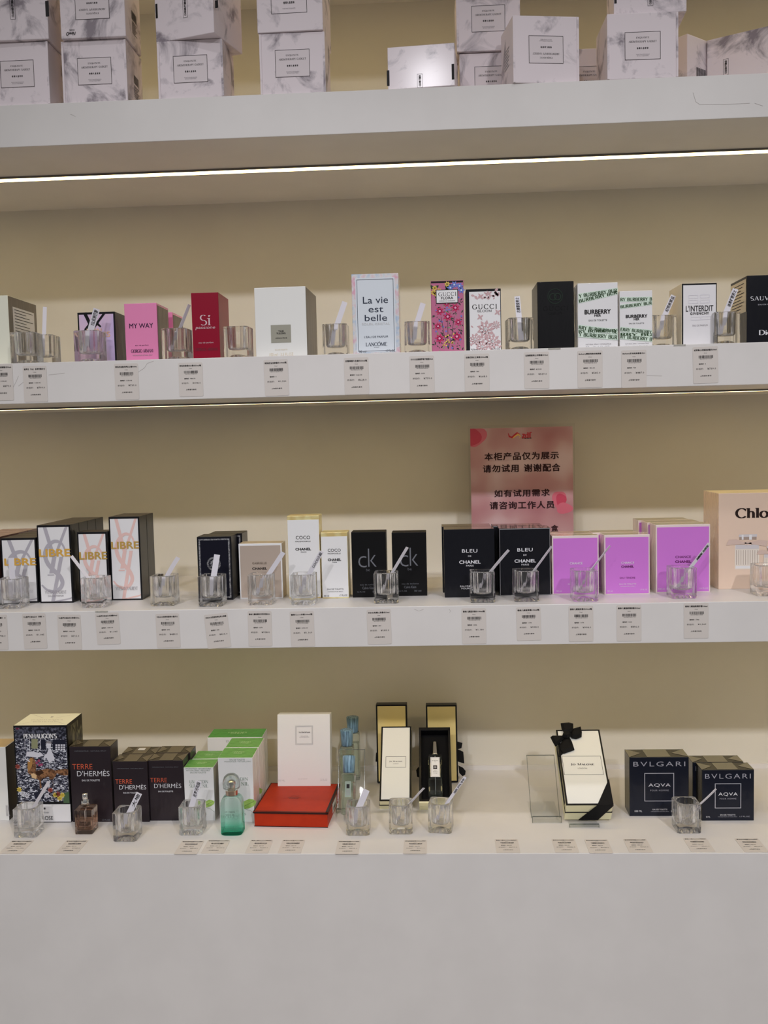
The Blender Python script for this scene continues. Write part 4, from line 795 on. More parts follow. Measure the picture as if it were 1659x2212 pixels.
for i in range(9): c.cur.rect(d*.45+i*.003, .007, d*.45+i*.003+.0015, h*.55, INK, .0006)
c.side('F').done()
# ------------------------------------------------------------------ glass cups
def cup_mesh():
    s, h, N = .0435/2, .0545, 128; V = []; P = []
    def ring(fn, z):
        for i in range(N):
            a = 2*math.pi*(i+.5)/N; x, y = fn(a); V.append((x, y, z(a) if callable(z) else z))
    def sq(half, ch):
        def f(a):
            c_, s_ = math.cos(a), math.sin(a); r = half/max(abs(c_), abs(s_)); x, y = r*c_, r*s_; k = (abs(x)+abs(y))/(2*half-ch)
            return (x/k, y/k) if k > 1 else (x, y)
        return f
    fl = lambda r: (lambda a: ((r+.00035*math.cos(16*a))*math.cos(a), (r+.00035*math.cos(16*a))*math.sin(a)))
    ci = lambda r: (lambda a: (r*math.cos(a), r*math.sin(a)))
    rings = [(ci(.007), .0065), (ci(.013), .0048), (lambda a: tuple(x*(.0165+.0030*math.cos(12*a)) for x in (math.cos(a), math.sin(a))), .0004), (sq(s-.0012, .003), 0), (sq(s, .0026), .0012), (sq(s, .0026), h*.33), (sq(s, .0026), h*.66), (sq(s, .0026), h-.001), (sq(s-.001, .003), h),
             (ci(.0188), h), (fl(.0178), h-.0012), (fl(.0172), h*.6), (fl(.0166), .0185), (ci(.0148), .0152), (ci(.009), .0138), (ci(.003), .0142)]
    for f, z in rings: ring(f, z)
    sm = []
    for j in range(len(rings)-1):
        for i in range(N): P.append((j*N+i, j*N+(i+1) % N, (j+1)*N+(i+1) % N, (j+1)*N+i)); sm.append(j >= 9 or j <= 1)
    P.append(tuple(range(N))[::-1]); sm.append(False); P.append(tuple((len(rings)-1)*N+i for i in range(N))); sm.append(False)
    me = bpy.data.meshes.new('glass_cup'); me.from_pydata(V, [], [p[::-1] for p in P]); me.materials.append(GLASS); me.polygons.foreach_set('use_smooth', sm); me.update()
    bm = bmesh.new(); bm.from_mesh(me); bmesh.ops.recalc_face_normals(bm, faces=bm.faces); bm.to_mesh(me); bm.free()
    return me
CUPME = cup_mesh(); CUPS = {}
def cup(key, label, zb, u, vb=None, y=None, side='L', yaw=0, grp=None, vref=760):
    """u = the outer lower corner of the cup's front face, on its left (L) or right (R)"""
    P = on_z(u, vb, zb) if vb is not None else on_y(u, vref, y)
    s = .02175; x = P.x+(s if side == 'L' else -s); o = bpy.data.objects.new('glass_cup', CUPME); COL.objects.link(o)
    o.location = (x, P.y+s, zb); o.rotation_euler.z = math.radians(yaw); tag(o, label, 'glass cup', grp); CUPS[key] = o; return o
def strip(key, label, u, v, dy=0, twist=0, bend=0, text=None, wdt=.0068, b=.012, foot=None):
    o = CUPS[key]; B = Vector(o.location); z0 = B.z+.0158; T = on_y(u, v, B.y+dy)
    dr = Vector((T.x-B.x, T.y-B.y, 0)); dr = dr.normalized() if dr.length > .004 else Vector((0, 0, 0))
    bb = B-dr*b; bb.z = z0; ax = (T-bb); Ln = ax.length; ax.normalize()
    vd = (CAM-bb).normalized(); wv = ax.cross(vd).normalized(); wv = Matrix.Rotation(math.radians(twist), 3, ax) @ wv; nv = wv.cross(ax)
    if wv.x < 0: wv = -wv; nv = wv.cross(ax)
    mb = MB(); n = 8; V = []; th = .00025
    for i in range(n+1):
        t = i/n; c_ = ax*(Ln*t)+dr*(bend*(t*t-t))+Vector((0, 0, 0))
        for sx, sn in ((-1, -1), (1, -1), (1, 1), (-1, 1)): V.append(tuple(c_+wv*(wdt/2*sx)+nv*(th*sn)))
    P = []
    for i in range(n):
        for j in range(4): P.append((i*4+j, i*4+(j+1) % 4, (i+1)*4+(j+1) % 4, (i+1)*4+j))
    P += [(3, 2, 1, 0), (n*4, n*4+1, n*4+2, n*4+3)]
    mb.faces(V, P, STRIP)
    ob = mb.build('scent_strip', None, Matrix.Translation(bb)); tag(ob, label, 'paper strip')
    if text:
        nn = nv if nv.dot(vd) > 0 else -nv
        t = MB(); t.frame(ax*(Ln*.80)+dr*(bend*(.64-.8)), -ax if ax.cross(nn).dot(Vector((0, 0, 1))) < 0 or True else ax, wv, nn); g = sans(text, .02, 2, 1.05)
        t.frame(ax*(Ln*.80)+dr*(bend*(.64-.8)), ax, nn.cross(ax), nn); t.glyphs(g, 0, 0, Ln*.34, wdt*.66, INK, .0006, 0, .15); t.build('handwriting', ob)
    return ob
GC2, GC3, GC4 = 'glass cups on the second shelf', 'glass cups on the third shelf', 'glass cups on the counter'
cup('a1', 'glass cup by the left edge in front of the cream box', Z2, 21, y=.004, grp=GC2); cup('a1b', 'glass cup just behind and right of the leftmost glass cup', Z2, 62, y=.052, grp=GC2, yaw=3)
cup('a2', 'glass cup in front of the pink and lavender box', Z2, 160, y=.008, grp=GC2, yaw=-4); cup('a3', 'glass cup left of the tall deep red box', Z2, 350, y=.012, grp=GC2, yaw=-3)
cup('a4', 'empty glass cup without a paper strip, right of the red box', Z2, 484, y=.012, grp=GC2, yaw=-3); cup('a5', 'glass cup left of the pale blue iridescent box', Z2, 697, y=.02, grp=GC2)
cup('a6', 'glass cup left of the magenta flower box', Z2, 928, y=.02, side='R', grp=GC2, yaw=3); cup('a7', 'glass cup left of the plain black box', Z2, 1152, y=.012, side='R', grp=GC2, yaw=4, vref=750)
cup('a8', 'glass cup left of the white box with tall black lettering', Z2, 1462, y=.035, side='R', grp=GC2, yaw=3, vref=740); cup('a9', 'glass cup left of the dark box at the right edge', Z2, 1600, y=.015, side='R', grp=GC2, vref=730)
strip('a1b', 'grey paper strip leaning right in the cup near the left edge', 97, 663, .01); strip('a2', 'paper strip with black handwriting in the cup before the pink box', 209, 667, .0, text='YSL反转巴黎', wdt=.011)
strip('a3', 'dark shaded strip leaning against the red box', 409, 658, 0, 40); strip('a5', 'pale strip leaning right beside the iridescent box', 745, 652, .0, wdt=.0095)
strip('a6', 'pale strip leaning right before the flower box', 914, 655, 0, wdt=.0095); strip('a7', 'upright strip with vertical handwriting beside the black box', 1117, 640, .01, text='古驰罪爱男士', wdt=.0095)
strip('a8', 'strip with handwriting leaning right beside the tall lettered box', 1455, 638, 0, text='纪梵希禁忌', wdt=.009); strip('a9', 'strip with handwriting leaning right onto the dark box sticker', 1589, 624, 0, text='迪奥旷野男士', wdt=.0095)
cup('b1', 'glass cup at the left edge before the small grey monogram box', Z3, -6, 1316, grp=GC3); cup('b2', 'glass cup before the small rose monogram box', Z3, 175, 1314, grp=GC3); cup('b3', 'glass cup standing alone right of the monogram boxes', Z3, 324.5, 1310, grp=GC3)
cup('b4', 'glass cup in front of the medallion box', Z3, 428.5, 1311, grp=GC3); cup('b5', 'glass cup in front of the taupe box', Z3, 535.5, 1308, grp=GC3); cup('b6', 'glass cup in front of the tall gold edged box', Z3, 628, 1308, grp=GC3)
cup('b7', 'glass cup between the two black boxes with thin grey letters', Z3, 808, 1304.5, grp=GC3); cup('b8', 'glass cup in front of the left blue-black box', Z3, 1070, 1302, side='R', grp=GC3); cup('b9', 'glass cup in front of the silver-outlined blue-black box', Z3, 1165, 1300, side='R', grp=GC3)
cup('b10', 'glass cup before the leftmost violet box', Z3, 1293, 1299.5, side='R', grp=GC3); cup('b11', 'glass cup before the biggest violet box', Z3, 1506, 1293, side='R', grp=GC3); cup('b12', 'glass cup before the peach box, cut by the right edge', Z3, 1691, 1288, side='R', grp=GC3)
strip('b1', 'broad grey strip standing upright at the left edge', 24, 1205, 0, wdt=.010, b=.004); strip('b2', 'narrow strip leaning left over the tall grey monogram box', 154, 1201, .0, 35); strip('b3', 'curved grey strip leaning right in the lone cup', 385, 1204, .01, 20, .012, wdt=.0085)
strip('b4', 'broad pale strip upright before the medallion', 469, 1198, .005, wdt=.0105, b=.004); strip('b5', 'pale strip leaning right across the taupe box', 612, 1193, 0, 15, wdt=.0085); strip('b6', 'strip with handwriting leaning between the gold edged boxes', 695, 1191, .0, 20, text='COCO小姐', wdt=.0085)
strip('b7', 'thin white strip leaning over the right black box', 880, 1182, 0, 45); strip('b8', 'thin curved strip leaning between the blue-black boxes', 1099, 1188, 0, 50, .008); strip('b9', 'thin strip leaning towards the leftmost violet box', 1192, 1180, 0, 60)
strip('b10', 'very thin strip leaning over the middle violet box', 1318, 1179, 0, 68, .008); strip('b11', 'white strip with faint writing leaning over the biggest violet box', 1532, 1174, 0, 40, text='邂逅')
cup('k1', 'glass cup before the fox picture box', ZC, 29, 1810, grp=GC4); cup('k2', 'glass cup in front of the dark brown boxes', ZC, 244, 1819, grp=GC4); cup('k3', 'glass cup before the small green-topped box', ZC, 386.5, 1805.5, grp=GC4)
cup('k4', 'glass cup right of the orange-red box', ZC, 748, 1806, grp=GC4); cup('k5', 'glass cup before the closed cream box', ZC, 841, 1803, grp=GC4); cup('k6', 'glass cup before the opened black box', ZC, 928, 1801, grp=GC4, yaw=-7); cup('k7', 'glass cup between the two dark blue boxes on the right', ZC, 1515, 1801, side='R', grp=GC4, yaw=1)
strip('k1', 'plain strip leaning right before the fox picture box', 106, 1688, .01, 30); strip('k2', 'strip with handwriting before the middle dark brown box', 301, 1713, .0, 0, text='大地', wdt=.011); strip('k3', 'broad strip with black handwriting before the small green-topped box', 430, 1687, 0, text='尼罗河花园', wdt=.0105)
strip('k4', 'broad pale strip leaning right in the cup beside the orange-red box', 792, 1706, 0, wdt=.012); strip('k5', 'thin strip leaning right before the cream box', 916, 1702, 0, 60, .006); strip('k6', 'strip with faint writing leaning right before the opened box', 1005, 1678, 0, 25, text='蓝风铃', wdt=.006); strip('k7', 'thin curved white strip leaning onto the right dark blue box', 1547, 1704, 0, 65, -.01)
# ------------------------------------------------------------------ leaning cream boxes with black edges
CRM = mat('pale_cream_card', (216, 210, 188), .45); CRG = mat('cream_gold_card', (196, 182, 130), .4); CRE = mat('cream_side_card', (200, 190, 158), .45)
def layers(c, both=True):
    c.part('base_tray', 'cream lower tray'); w, d = c.w, c.d
    c.cur.box((-.0006, d*.5, -.0006), (w+.0006, d+.0004, c.h*.999), CRE, .0004); c.cur.box((-.0009, d*.46, -.0009), (w+.0009, d*.52, c.h), BLACK)
def cream(label, uL, uR, vt, vb, d, lean, text, m=CRM, lb=None, nm='cologne_box', lift=0):
    c = cnt(label, uL, uR, vt, vb, d, name=nm, cat='perfume box', body=CRE, lean=lean, uTop=(uL+uR)/2, lift=lift)
    c.panel(BLACK, 0, n=.0012, name='lid_border', label='black lid border'); c.part('front_panel'); c.cur.prism([(.0032, .0032), (c.w-.0032, .0032), (c.w-.0032, c.h-.0032), (.0032, c.h-.0032)], .0012, .0015, m); c.base = .0015
    if text:
        (a, b_, e_, f) = text; c.FR(a, b_, e_, f, .0006, INK); x0, x1 = a+(e_-a)*.17, e_-(e_-a)*.17; H = f-b_; c.T('^Jo Malone', x0, b_+H*.38, x1, b_+H*.52, INK, 'r', sp=1.1, wt=1.3); c.T('LONDON', a+(e_-a)*.37, b_+H*.62, e_-(e_-a)*.37, b_+H*.69, INK, sp=1.2)
    c.base = 0; layers(c); return c
c = cream('closed cream box with black edges leaning back, left of the opened one', 819.5, 888, 1570, 1731, .03, 50, (833, 1635, 877, 1659)); c.done(); CB = c
GOL = mat('gold_cream_mirror_card', (196, 178, 122), .22, .25)
def lidback(label, uL, uR, vt, vb, rib):
    c = cnt(label, uL, uR, vt, vb, .028, name='presentation_box', cat='box', body=BLACK, lean=5, uTop=(uL+uR)/2); c.panel(GOL, .0032, name='lid_panel')
    n0 = -.006
    RB = mat('black_ribbon', (13, 13, 15), .7)
    for i, P in enumerate(rib): c.part('ribbon', 'black fabric ribbon').cur.prism([c.px(*p) for p in P], n0+i*.0012, n0+.0010+i*.0012+.0015, RB)
    c.done(); return c
lidback('gold cream lid with black edges standing behind the closed cream box', 815, 882, 1522, 1691, [[(812, 1628), (818, 1622), (822, 1624), (822, 1648), (811, 1646)], [(815, 1650), (822, 1650), (822, 1690), (817, 1690)]])
lidback('gold lid with black edges and hanging ribbon behind the opened box', 923, 990, 1523, 1690, [[(974, 1590), (984, 1602), (999, 1606), (997, 1617), (990, 1619), (976, 1618)], [(976, 1613), (984, 1617), (1001, 1625), (1003, 1650), (990, 1646), (978, 1638)], [(990, 1654), (1000, 1659), (1006, 1666), (1005, 1674), (999, 1677), (992, 1670)], [(899, 1664), (903, 1658), (908, 1658), (908, 1680), (901, 1678)]])
# opened black tray with a bottle inside
c = cnt('opened black box holding a small bottle, leaning back', 905.5, 976, 1571, 1731, .03, 0 if 0 else None or .0) if 0 else cnt('opened black-lined box holding a small square bottle, leaning back', 905.5, 977, 1571, 1731, .031, name='cologne_box', cat='perfume box', body=BLACK, lean=50, uTop=941)
w, h, d = c.w, c.h, c.d; rim = .0045; FELT = mat('black_velvet_lining', (10, 10, 12), .8)
c.mb = MB(); b = c.mb
b.box((0, d-.003, 0), (w, d, h), BLACK); b.box((0, 0, 0), (rim, d-.003, h), BLACK, .0003); b.box((w-rim, 0, 0), (w, d-.003, h), BLACK, .0003); b.box((rim, 0, h-rim*1.6), (w-rim, d-.003, h), BLACK, .0003); b.box((rim, 0, 0), (w-rim, d-.003, rim), BLACK, .0003)
c.part('lining', 'black velvet lining'); c.cur.box((rim, d*.62, rim), (w-rim, d-.003, h-rim*1.6), FELT)
c.part('base_tray', 'cream layered base'); c.cur.box((-.0005, 0, -.0035), (w+.0005, d*.45, -.0002), CRE, .0003); c.cur.box((.0, d*.5, -.003), (w, d, -.0002), CRE, .0003); c.done(); OB = c
CLR = glass('clear_bottle_glass', (.94, .97, .96), 0, .25); LQ = glass('pale_liquid', (.88, .90, .93), 0, .3, 1.33); STL = mat('polished_steel', (206, 200, 188), .12, 1, gain=1.9); LABW = mat('bottle_label_paper', (206, 204, 200), .5)
def sqbottle(nm, label, W, D, Hb, mw, glassm, capf, labf=None, liq=None, cat='perfume bottle', bv=.12):
    b = MB(); b.box((-W/2, -D/2, 0), (W/2, D/2, Hb), glassm, W*bv); b.lathe([(W*.2, 0), (W*.2, .004)], glassm, 20, (0, 0, Hb-.0003)); o = b.build(nm, None, mw); tag(o, label, cat)
    if liq:
        l = MB(); l.box((-W/2+.003, -D/2+.003, .007), (W/2-.003, D/2-.003, Hb*liq[0]), liq[1], W*.08); l.build('liquid', o)
    capf(o, Hb)
    if labf: labf(o, Hb)
    return o
# bottle lying in the tray: bottom centre at (942,1714)
Bp = OB.inv @ on_plane(941, 1716, OB.P, OB.N); sc_ = 1
MWB = OB.mw @ Matrix.Translation(Vector((Bp.x, d*.62-.0135, Bp.z)))
def cap1(o, H):
    c1 = MB(); c1.lathe([(.0068, 0), (.0068, .002), (.0062, .005), (.0054, .0305), (.0046, .0318)], STL, 28, (0, 0, H+.002)); tag(c1.build('cap', o), 'polished gold-silver cap')
    t = MB(); t.lathe([(.0006, 0), (.0006, H-.012)], WHITE, 8, (0, 0, .01)); t.build('dip_tube', o)
def lab1(o, H):
    l = MB(); l.frame((0, -.0132, 0), (1, 0, 0), (0, 0, 1), (0, -1, 0)); l.prism([(-.0093, .034), (.0093, .034), (.0093, .079), (-.0093, .079)], 0, .0003, LABW); l.ringrect(-.0082, .0352, .0082, .0778, .0004, GREYINK, .0005); l.rect(-.004, .052, .004, .060, INK, .0005); l.ringc(-.001, .056, .0018, .0004, WINK, .0007, 14); l.ringc(.001, .056, .0018, .0004, WINK, .0008, 14)
    l.glyphs(serif('^Jo Malone', 1.2, .1), 0, .071, .012, .0022, INK, .0005); l.glyphs(sans('LONDON', 0, 1), 0, .068, .004, .001, INK, .0005); l.glyphs(sans('Wild\nBluebell', 0, 1), 0, .0465, .008, .0036, INK, .0005); l.glyphs(sans('COLOGNE', 0, 1), 0, .042, .008, .0012, INK, .0005); l.build('paper_label', o)
sqbottle('perfume_bottle', 'small clear square bottle with metal cap and white label in the opened box', .028, .0255, .088, MWB, CLR, cap1, lab1, (.42, LQ))
# big cream box with bow on an easel
c = cream('large cream box with a black ribbon bow leaning back on a clear stand', 1223, 1324, 1577, 1740, .045, 55, (1219, 1634, 1297, 1675), lift=.0044)
RB = mat('black_ribbon', (13, 13, 15), .7); w, h, d = c.w, c.h, c.d
c.part('ribbon_band', 'black ribbon wrapped across the corners'); b = c.cur
b.prism([(w+.0012, .0), (w+.0012, h*.33), (w*.66, -.0012), (w*.9, -.0012)], .0016, .0024, RB)
b.prism([(-.0012, h*.62), (0, h*.83), (w*.13, h*.78), (w*.08, h*.66)], .0016, .0024, RB)
b.frame((0, 0, -.0012), (1, 0, 0), (0, 1, 0), (0, 0, -1)); b.prism([(w*.66, -.002), (w+.001, -.002), (w*.72, d), (w*.3, d)], 0, .0012, RB)
b.frame((-.0012, 0, 0), (0, 1, 0), (0, 0, 1), (-1, 0, 0)); b.prism([(-.002, h*.62), (-.002, h*.86), (d*.25, h*.55), (d*.25, h*.05), (d*.1, h*.05), (d*.05, h*.5)], 0, .0012, RB)
c.part('ribbon_bow', 'black ribbon bow'); b = c.cur; c.side('F')
def lobe(uv, n0, n1):
    """a puffed ribbon lobe: rim at n0, swelling to n1 in the middle"""
    P = [c.px(*p) for p in uv]; mx = sum(p[0] for p in P)/len(P); mz = sum(p[1] for p in P)/len(P); k = len(P)
    V = [b.p3(x, z, n0) for x, z in P]+[b.p3(x, z, n0+.0022) for x, z in P]+[b.p3(mx+(x-mx)*.6, mz+(z-mz)*.6, n1) for x, z in P]
    b.faces(V, [tuple(range(k))[::-1], tuple(range(2*k, 3*k))]+[(j*k+i, j*k+(i+1) % k, (j+1)*k+(i+1) % k, (j+1)*k+i) for j in (0, 1) for i in range(k)], RB)
Z4 = lambda X, Y: (1060+X/4.879, 1520+Y/4.879)
lobe([Z4(*p) for p in ((735, 232), (820, 225), (866, 236), (868, 300), (825, 345), (765, 320), (745, 290))], .006, .012)
lobe([Z4(*p) for p in ((860, 285), (945, 260), (958, 320), (955, 365), (900, 388), (850, 378), (835, 345))], .004, .011)
lobe([Z4(*p) for p in ((628, 375), (650, 360), (750, 360), (775, 385), (720, 440), (680, 470), (650, 420))], .005, .011)
lobe([Z4(*p) for p in ((775, 375), (830, 372), (855, 420), (880, 500), (765, 540), (735, 500), (725, 450))], .003, .008)
lobe([Z4(*p) for p in ((765, 330), (825, 325), (850, 365), (800, 395), (745, 385))], .008, .016)
c.base = 0; c.done(); BB = c
# clear easels
def easel(label, u0, u1, vb, w_, Lp, lean, lip=.012, back=.06, Y0=.022):
    P = on_z(u0, vb, ZC); th = math.radians(lean); o = bpy.data.objects.new('display_easel', None); COL.objects.link(o); o.location = (P.x, P.y, ZC); tag(o, label, 'display stand')
    a = MB(); a.box((0, 0, 0), (w_, .0025, lip), ACRYL, .0004); a.box((0, -.0004, lip), (w_, .0027, lip+.0008), EDGE); a.box((-.0008, -.0004, 0), (0, .0027, lip+.0008), EDGE); a.box((w_, -.0004, 0), (w_+.0008, .0027, lip+.0008), EDGE); a.build('front_lip', o)
    a = MB(); a.box((0, .0026, 0), (w_, back, .0022), ACRYL, .0004); a.build('base_plate', o)
    a = MB(); pts = [(0, 0), (.0025, 0)]; dy, dz = math.sin(th), math.cos(th); t = .0024
    V = [(x, Y0+y, z) for x in (0, w_) for y, z in ((0, .0023), (dy*Lp, .0023+dz*Lp), (dy*Lp+t*dz, .0023+dz*Lp-t*dy), (t/dz, .0023))]
    a.faces(V, [(0, 1, 2, 3), (7, 6, 5, 4), (0, 4, 5, 1), (1, 5, 6, 2), (2, 6, 7, 3), (3, 7, 4, 0)], ACRYL)
    for x0, x1, l0, l1 in ((-.0009, 0, 0, Lp), (w_, w_+.0009, 0, Lp), (-.0009, w_+.0009, Lp, Lp+.0009)):
        V = [(x, Y0+dy*l+t*q*dz, .0023+dz*l-t*q*dy) for x in (x0, x1) for l, q in ((l0, 0), (l1, 0), (l1, 1), (l0, 1))]
        a.faces(V, [(0, 1, 2, 3), (7, 6, 5, 4), (0, 4, 5, 1), (1, 5, 6, 2), (2, 6, 7, 3), (3, 7, 4, 0)], EDGE)
    a.build('back_panel', o); return o
easel('empty clear acrylic easel left of the box with the bow', 1151, 1212, 1778, .0535, .125, 40, back=.105)
eo = easel('clear acrylic easel under the box with the bow', 1224, 1283, 1768, .054, .05, 55, lip=.006, back=.075, Y0=.040)
eo.location.y = BB.P.y-.004
# dark blue boxes
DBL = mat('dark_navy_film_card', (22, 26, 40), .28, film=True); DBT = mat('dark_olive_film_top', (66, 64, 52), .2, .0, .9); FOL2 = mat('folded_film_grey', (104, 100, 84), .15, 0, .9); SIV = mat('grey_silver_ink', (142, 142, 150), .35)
def aqva(label, uL, uR, vt, vb, d, T, fr, ut, grp):
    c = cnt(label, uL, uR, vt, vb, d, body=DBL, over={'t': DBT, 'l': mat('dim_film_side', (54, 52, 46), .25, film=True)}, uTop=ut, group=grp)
    c.part('square_frame', 'silver square outline'); c.FR(*fr, .0013, SINK, .0004); c.main()
    for q in T: c.T(*q)
    c.folds(FOL2); c.done(); return c
aqva('larger dark blue box with a silver square, left of the right-hand pair', 1360, 1488, 1635.5, 1763, .047, [('BVLGARI', 1369, 1645, 1479, 1655.5, SIV, 's', 0, 0, -.005, 1.25), ('AQVA', 1401, 1692, 1448, 1700.5, WINK, 's', 0, 0, 0, 1.1), ('POUR HOMME', 1405, 1705.5, 1444, 1709, SIV, 's', 0, 0, 0, 1.3), ('100 ML', 1371, 1750, 1387, 1754, WINK), ('EAU DE TOILETTE', 1410, 1747, 1441, 1750, WINK), ('VAPORISATEUR NATURAL SPRAY', 1406, 1752, 1445, 1753.5, SIV), ('3.4 FL.OZ.', 1449, 1750, 1470, 1754, WINK)], (1392, 1669.5, 1456, 1731), 1423, 'dark blue boxes with silver squares')
c = aqva('smaller dark blue box with a silver square at the right', 1516, 1628.5, 1663, 1773, .041, [('BVLGARI', 1524, 1671, 1620.5, 1682, SIV, 's', 0, 0, -.005, 1.25), ('AQVA', 1552, 1711.5, 1593, 1720, WINK, 's', 0, 0, 0, 1.1), ('POUR HOMME', 1555, 1723.5, 1590, 1727, SIV, 's', 0, 0, 0, 1.3), ('50 ML', 1525, 1763, 1534, 1766, WINK), ('EAU DE TOILETTE', 1556, 1758.5, 1588, 1761.5, WINK), ('VAPORISATEUR NATURAL SPRAY', 1551, 1763.5, 1592, 1765, SIV), ('1.7 FL.OZ.', 1598, 1762, 1620, 1765, SIV)], (1544, 1692, 1601, 1746), 1570, 'small dark blue boxes')
c.behind('smaller dark blue box standing behind the right-hand one', .043, -.006)
# square amber tester bottle
P = on_z(162, 1803, ZC); Wb = .034
AMB = glass('pale_peach_glass', (.98, .93, .89), 0, .2); AML = glass('amber_liquid', (.88, .76, .68), 0, .25, 1.36)
def cap2(o, H):
    c1 = MB(); c1.lathe([(.0078, 0), (.0078, .009), (.0072, .0105), (.0052, .011), (.0052, .013), (.0056, .0135), (.0056, .0225), (.005, .0235)], STL, 28, (0, 0, H+.0035)); tag(c1.build('sprayer', o), 'chrome spray head')
    t = MB(); t.lathe([(.0008, 0), (.0008, H-.012)], WHITE, 8, (0, 0, .01)); t.build('dip_tube', o)
def lab2(o, H):
    l = MB(); l.frame((0, -Wb/2-.0002, 0), (1, 0, 0), (0, 0, 1), (0, -1, 0)); l.glyphs(sans("TERRE\nD'HERMÈS", .01, 2), -.001, .021, .02, .009, DBN, .0002); l.build('lettering', o)
sqbottle('perfume_bottle', 'square tester bottle with chrome sprayer and amber liquid', Wb, Wb, .0475, Matrix.Translation(Vector((P.x+Wb/2, P.y+Wb/2, ZC))), AMB, cap2, lab2, (.58, AML), bv=.06)
# green bottle with glass dome cap
P = on_z(475, 1806, ZC); Q = on_z(523, 1804, ZC); Wg = (Q-P).length
GG = bpy.data.materials.new('green_tinted_glass'); GG.use_nodes = True; n_ = GG.node_tree.nodes; l_ = GG.node_tree.links; n_.remove(n_['Principled BSDF'])
gt = n_.new('ShaderNodeBsdfGlass'); tr = n_.new('ShaderNodeBsdfTransparent'); mx = n_.new('ShaderNodeMixShader'); mx.inputs[0].default_value = .3; tcx = n_.new('ShaderNodeTexCoord'); sx = n_.new('ShaderNodeSeparateXYZ'); mr = n_.new('ShaderNodeMapRange'); mr.inputs['From Max'].default_value = .075
rr = n_.new('ShaderNodeValToRGB'); rr.color_ramp.elements[0].color = (.16, .74, .56, 1); rr.color_ramp.elements[1].color = (.96, .99, .98, 1); e = rr.color_ramp.elements.new(.22); e.color = (.66, .92, .83, 1); e = rr.color_ramp.elements.new(.6); e.color = (.88, .97, .94, 1)
l_.new(tcx.outputs['Object'], sx.inputs[0]); l_.new(sx.outputs['Z'], mr.inputs['Value']); l_.new(mr.outputs[0], rr.inputs[0]); l_.new(rr.outputs[0], gt.inputs['Color']); l_.new(rr.outputs[0], tr.inputs['Color']); gt.inputs['IOR'].default_value = 1.45
l_.new(gt.outputs[0], mx.inputs[1]); l_.new(tr.outputs[0], mx.inputs[2]); l_.new(mx.outputs[0], n_['Material Output'].inputs[0])
def cap3(o, H):
    a = MB(); a.lathe([(.0105, 0), (.0115, .001), (.0115, .009), (.0105, .0098)], mat('brushed_rose_steel', (176, 156, 142), .25, .95), 28, (0, 0, H)); tag(a.build('collar', o), 'rose metal collar')
    a = MB(); z0 = H+.0100; a.lathe([(.012, 0), (.0155, .003), (.0162, .006), (.0165, .011), (.0160, .018), (.0135, .025), (.0085, .0295), (.002, .0308)], CLR, 32, (0, 0, z0)); tag(a.build('dome_cap', o), 'clear glass dome cap')
    a = MB(); a.lathe([(.0048, .001), (.0048, .010), (.0060, .0105), (.0058, .016), (.002, .0185)], STL, 24, (0, 0, z0)); a.build('spray_head', o)
w = Wg; Hg = .072; b = MB(); V = []; secs = [(.0, .94), (.0015, 1.0), (.018, 1.0), (Hg*.70, 1.0), (Hg*.84, .97), (Hg*.93, .84), (Hg*.98, .66), (Hg, .5)]
NN = 40
for z, s in secs:
    for i in range(NN):
        a = 2*math.pi*(i+.5)/NN; cc, ss = math.cos(a), math.sin(a); pw = 4.5; r = (abs(cc)**pw+abs(ss)**pw)**(-1/pw); V.append((r*cc*w/2*s, r*ss*w/2*s, z))
Pf = [(j*NN+i, j*NN+(i+1) % NN, (j+1)*NN+(i+1) % NN, (j+1)*NN+i) for j in range(len(secs)-1) for i in range(NN)]+[tuple(range(NN))[::-1], tuple((len(secs)-1)*NN+i for i in range(NN))]
b.faces(V, Pf, GG, True)
go = b.build('perfume_bottle', None, Matrix.Translation(Vector((P.x+w/2, P.y+w/2, ZC)))); tag(go, 'green tinted square-shouldered bottle with round clear glass cap', 'perfume bottle'); cap3(go, Hg)
l = MB(); l.frame((0, -w/2-.0003, 0), (1, 0, 0), (0, 0, 1), (0, -1, 0)); l.glyphs(serif('UN JARDIN', 1, .05), 0, .046, .019, .0035, GRN, .0002); l.glyphs(serif('SUR LE NIL', 1, .05), 0, .041, .017, .0035, GRN, .0002); l.glyphs(serif('HERMÈS', 1.2, .1), 0, .017, .017, .003, mat('green_print_mid', (60, 130, 100), .4), .0002); l.build('lettering', go)
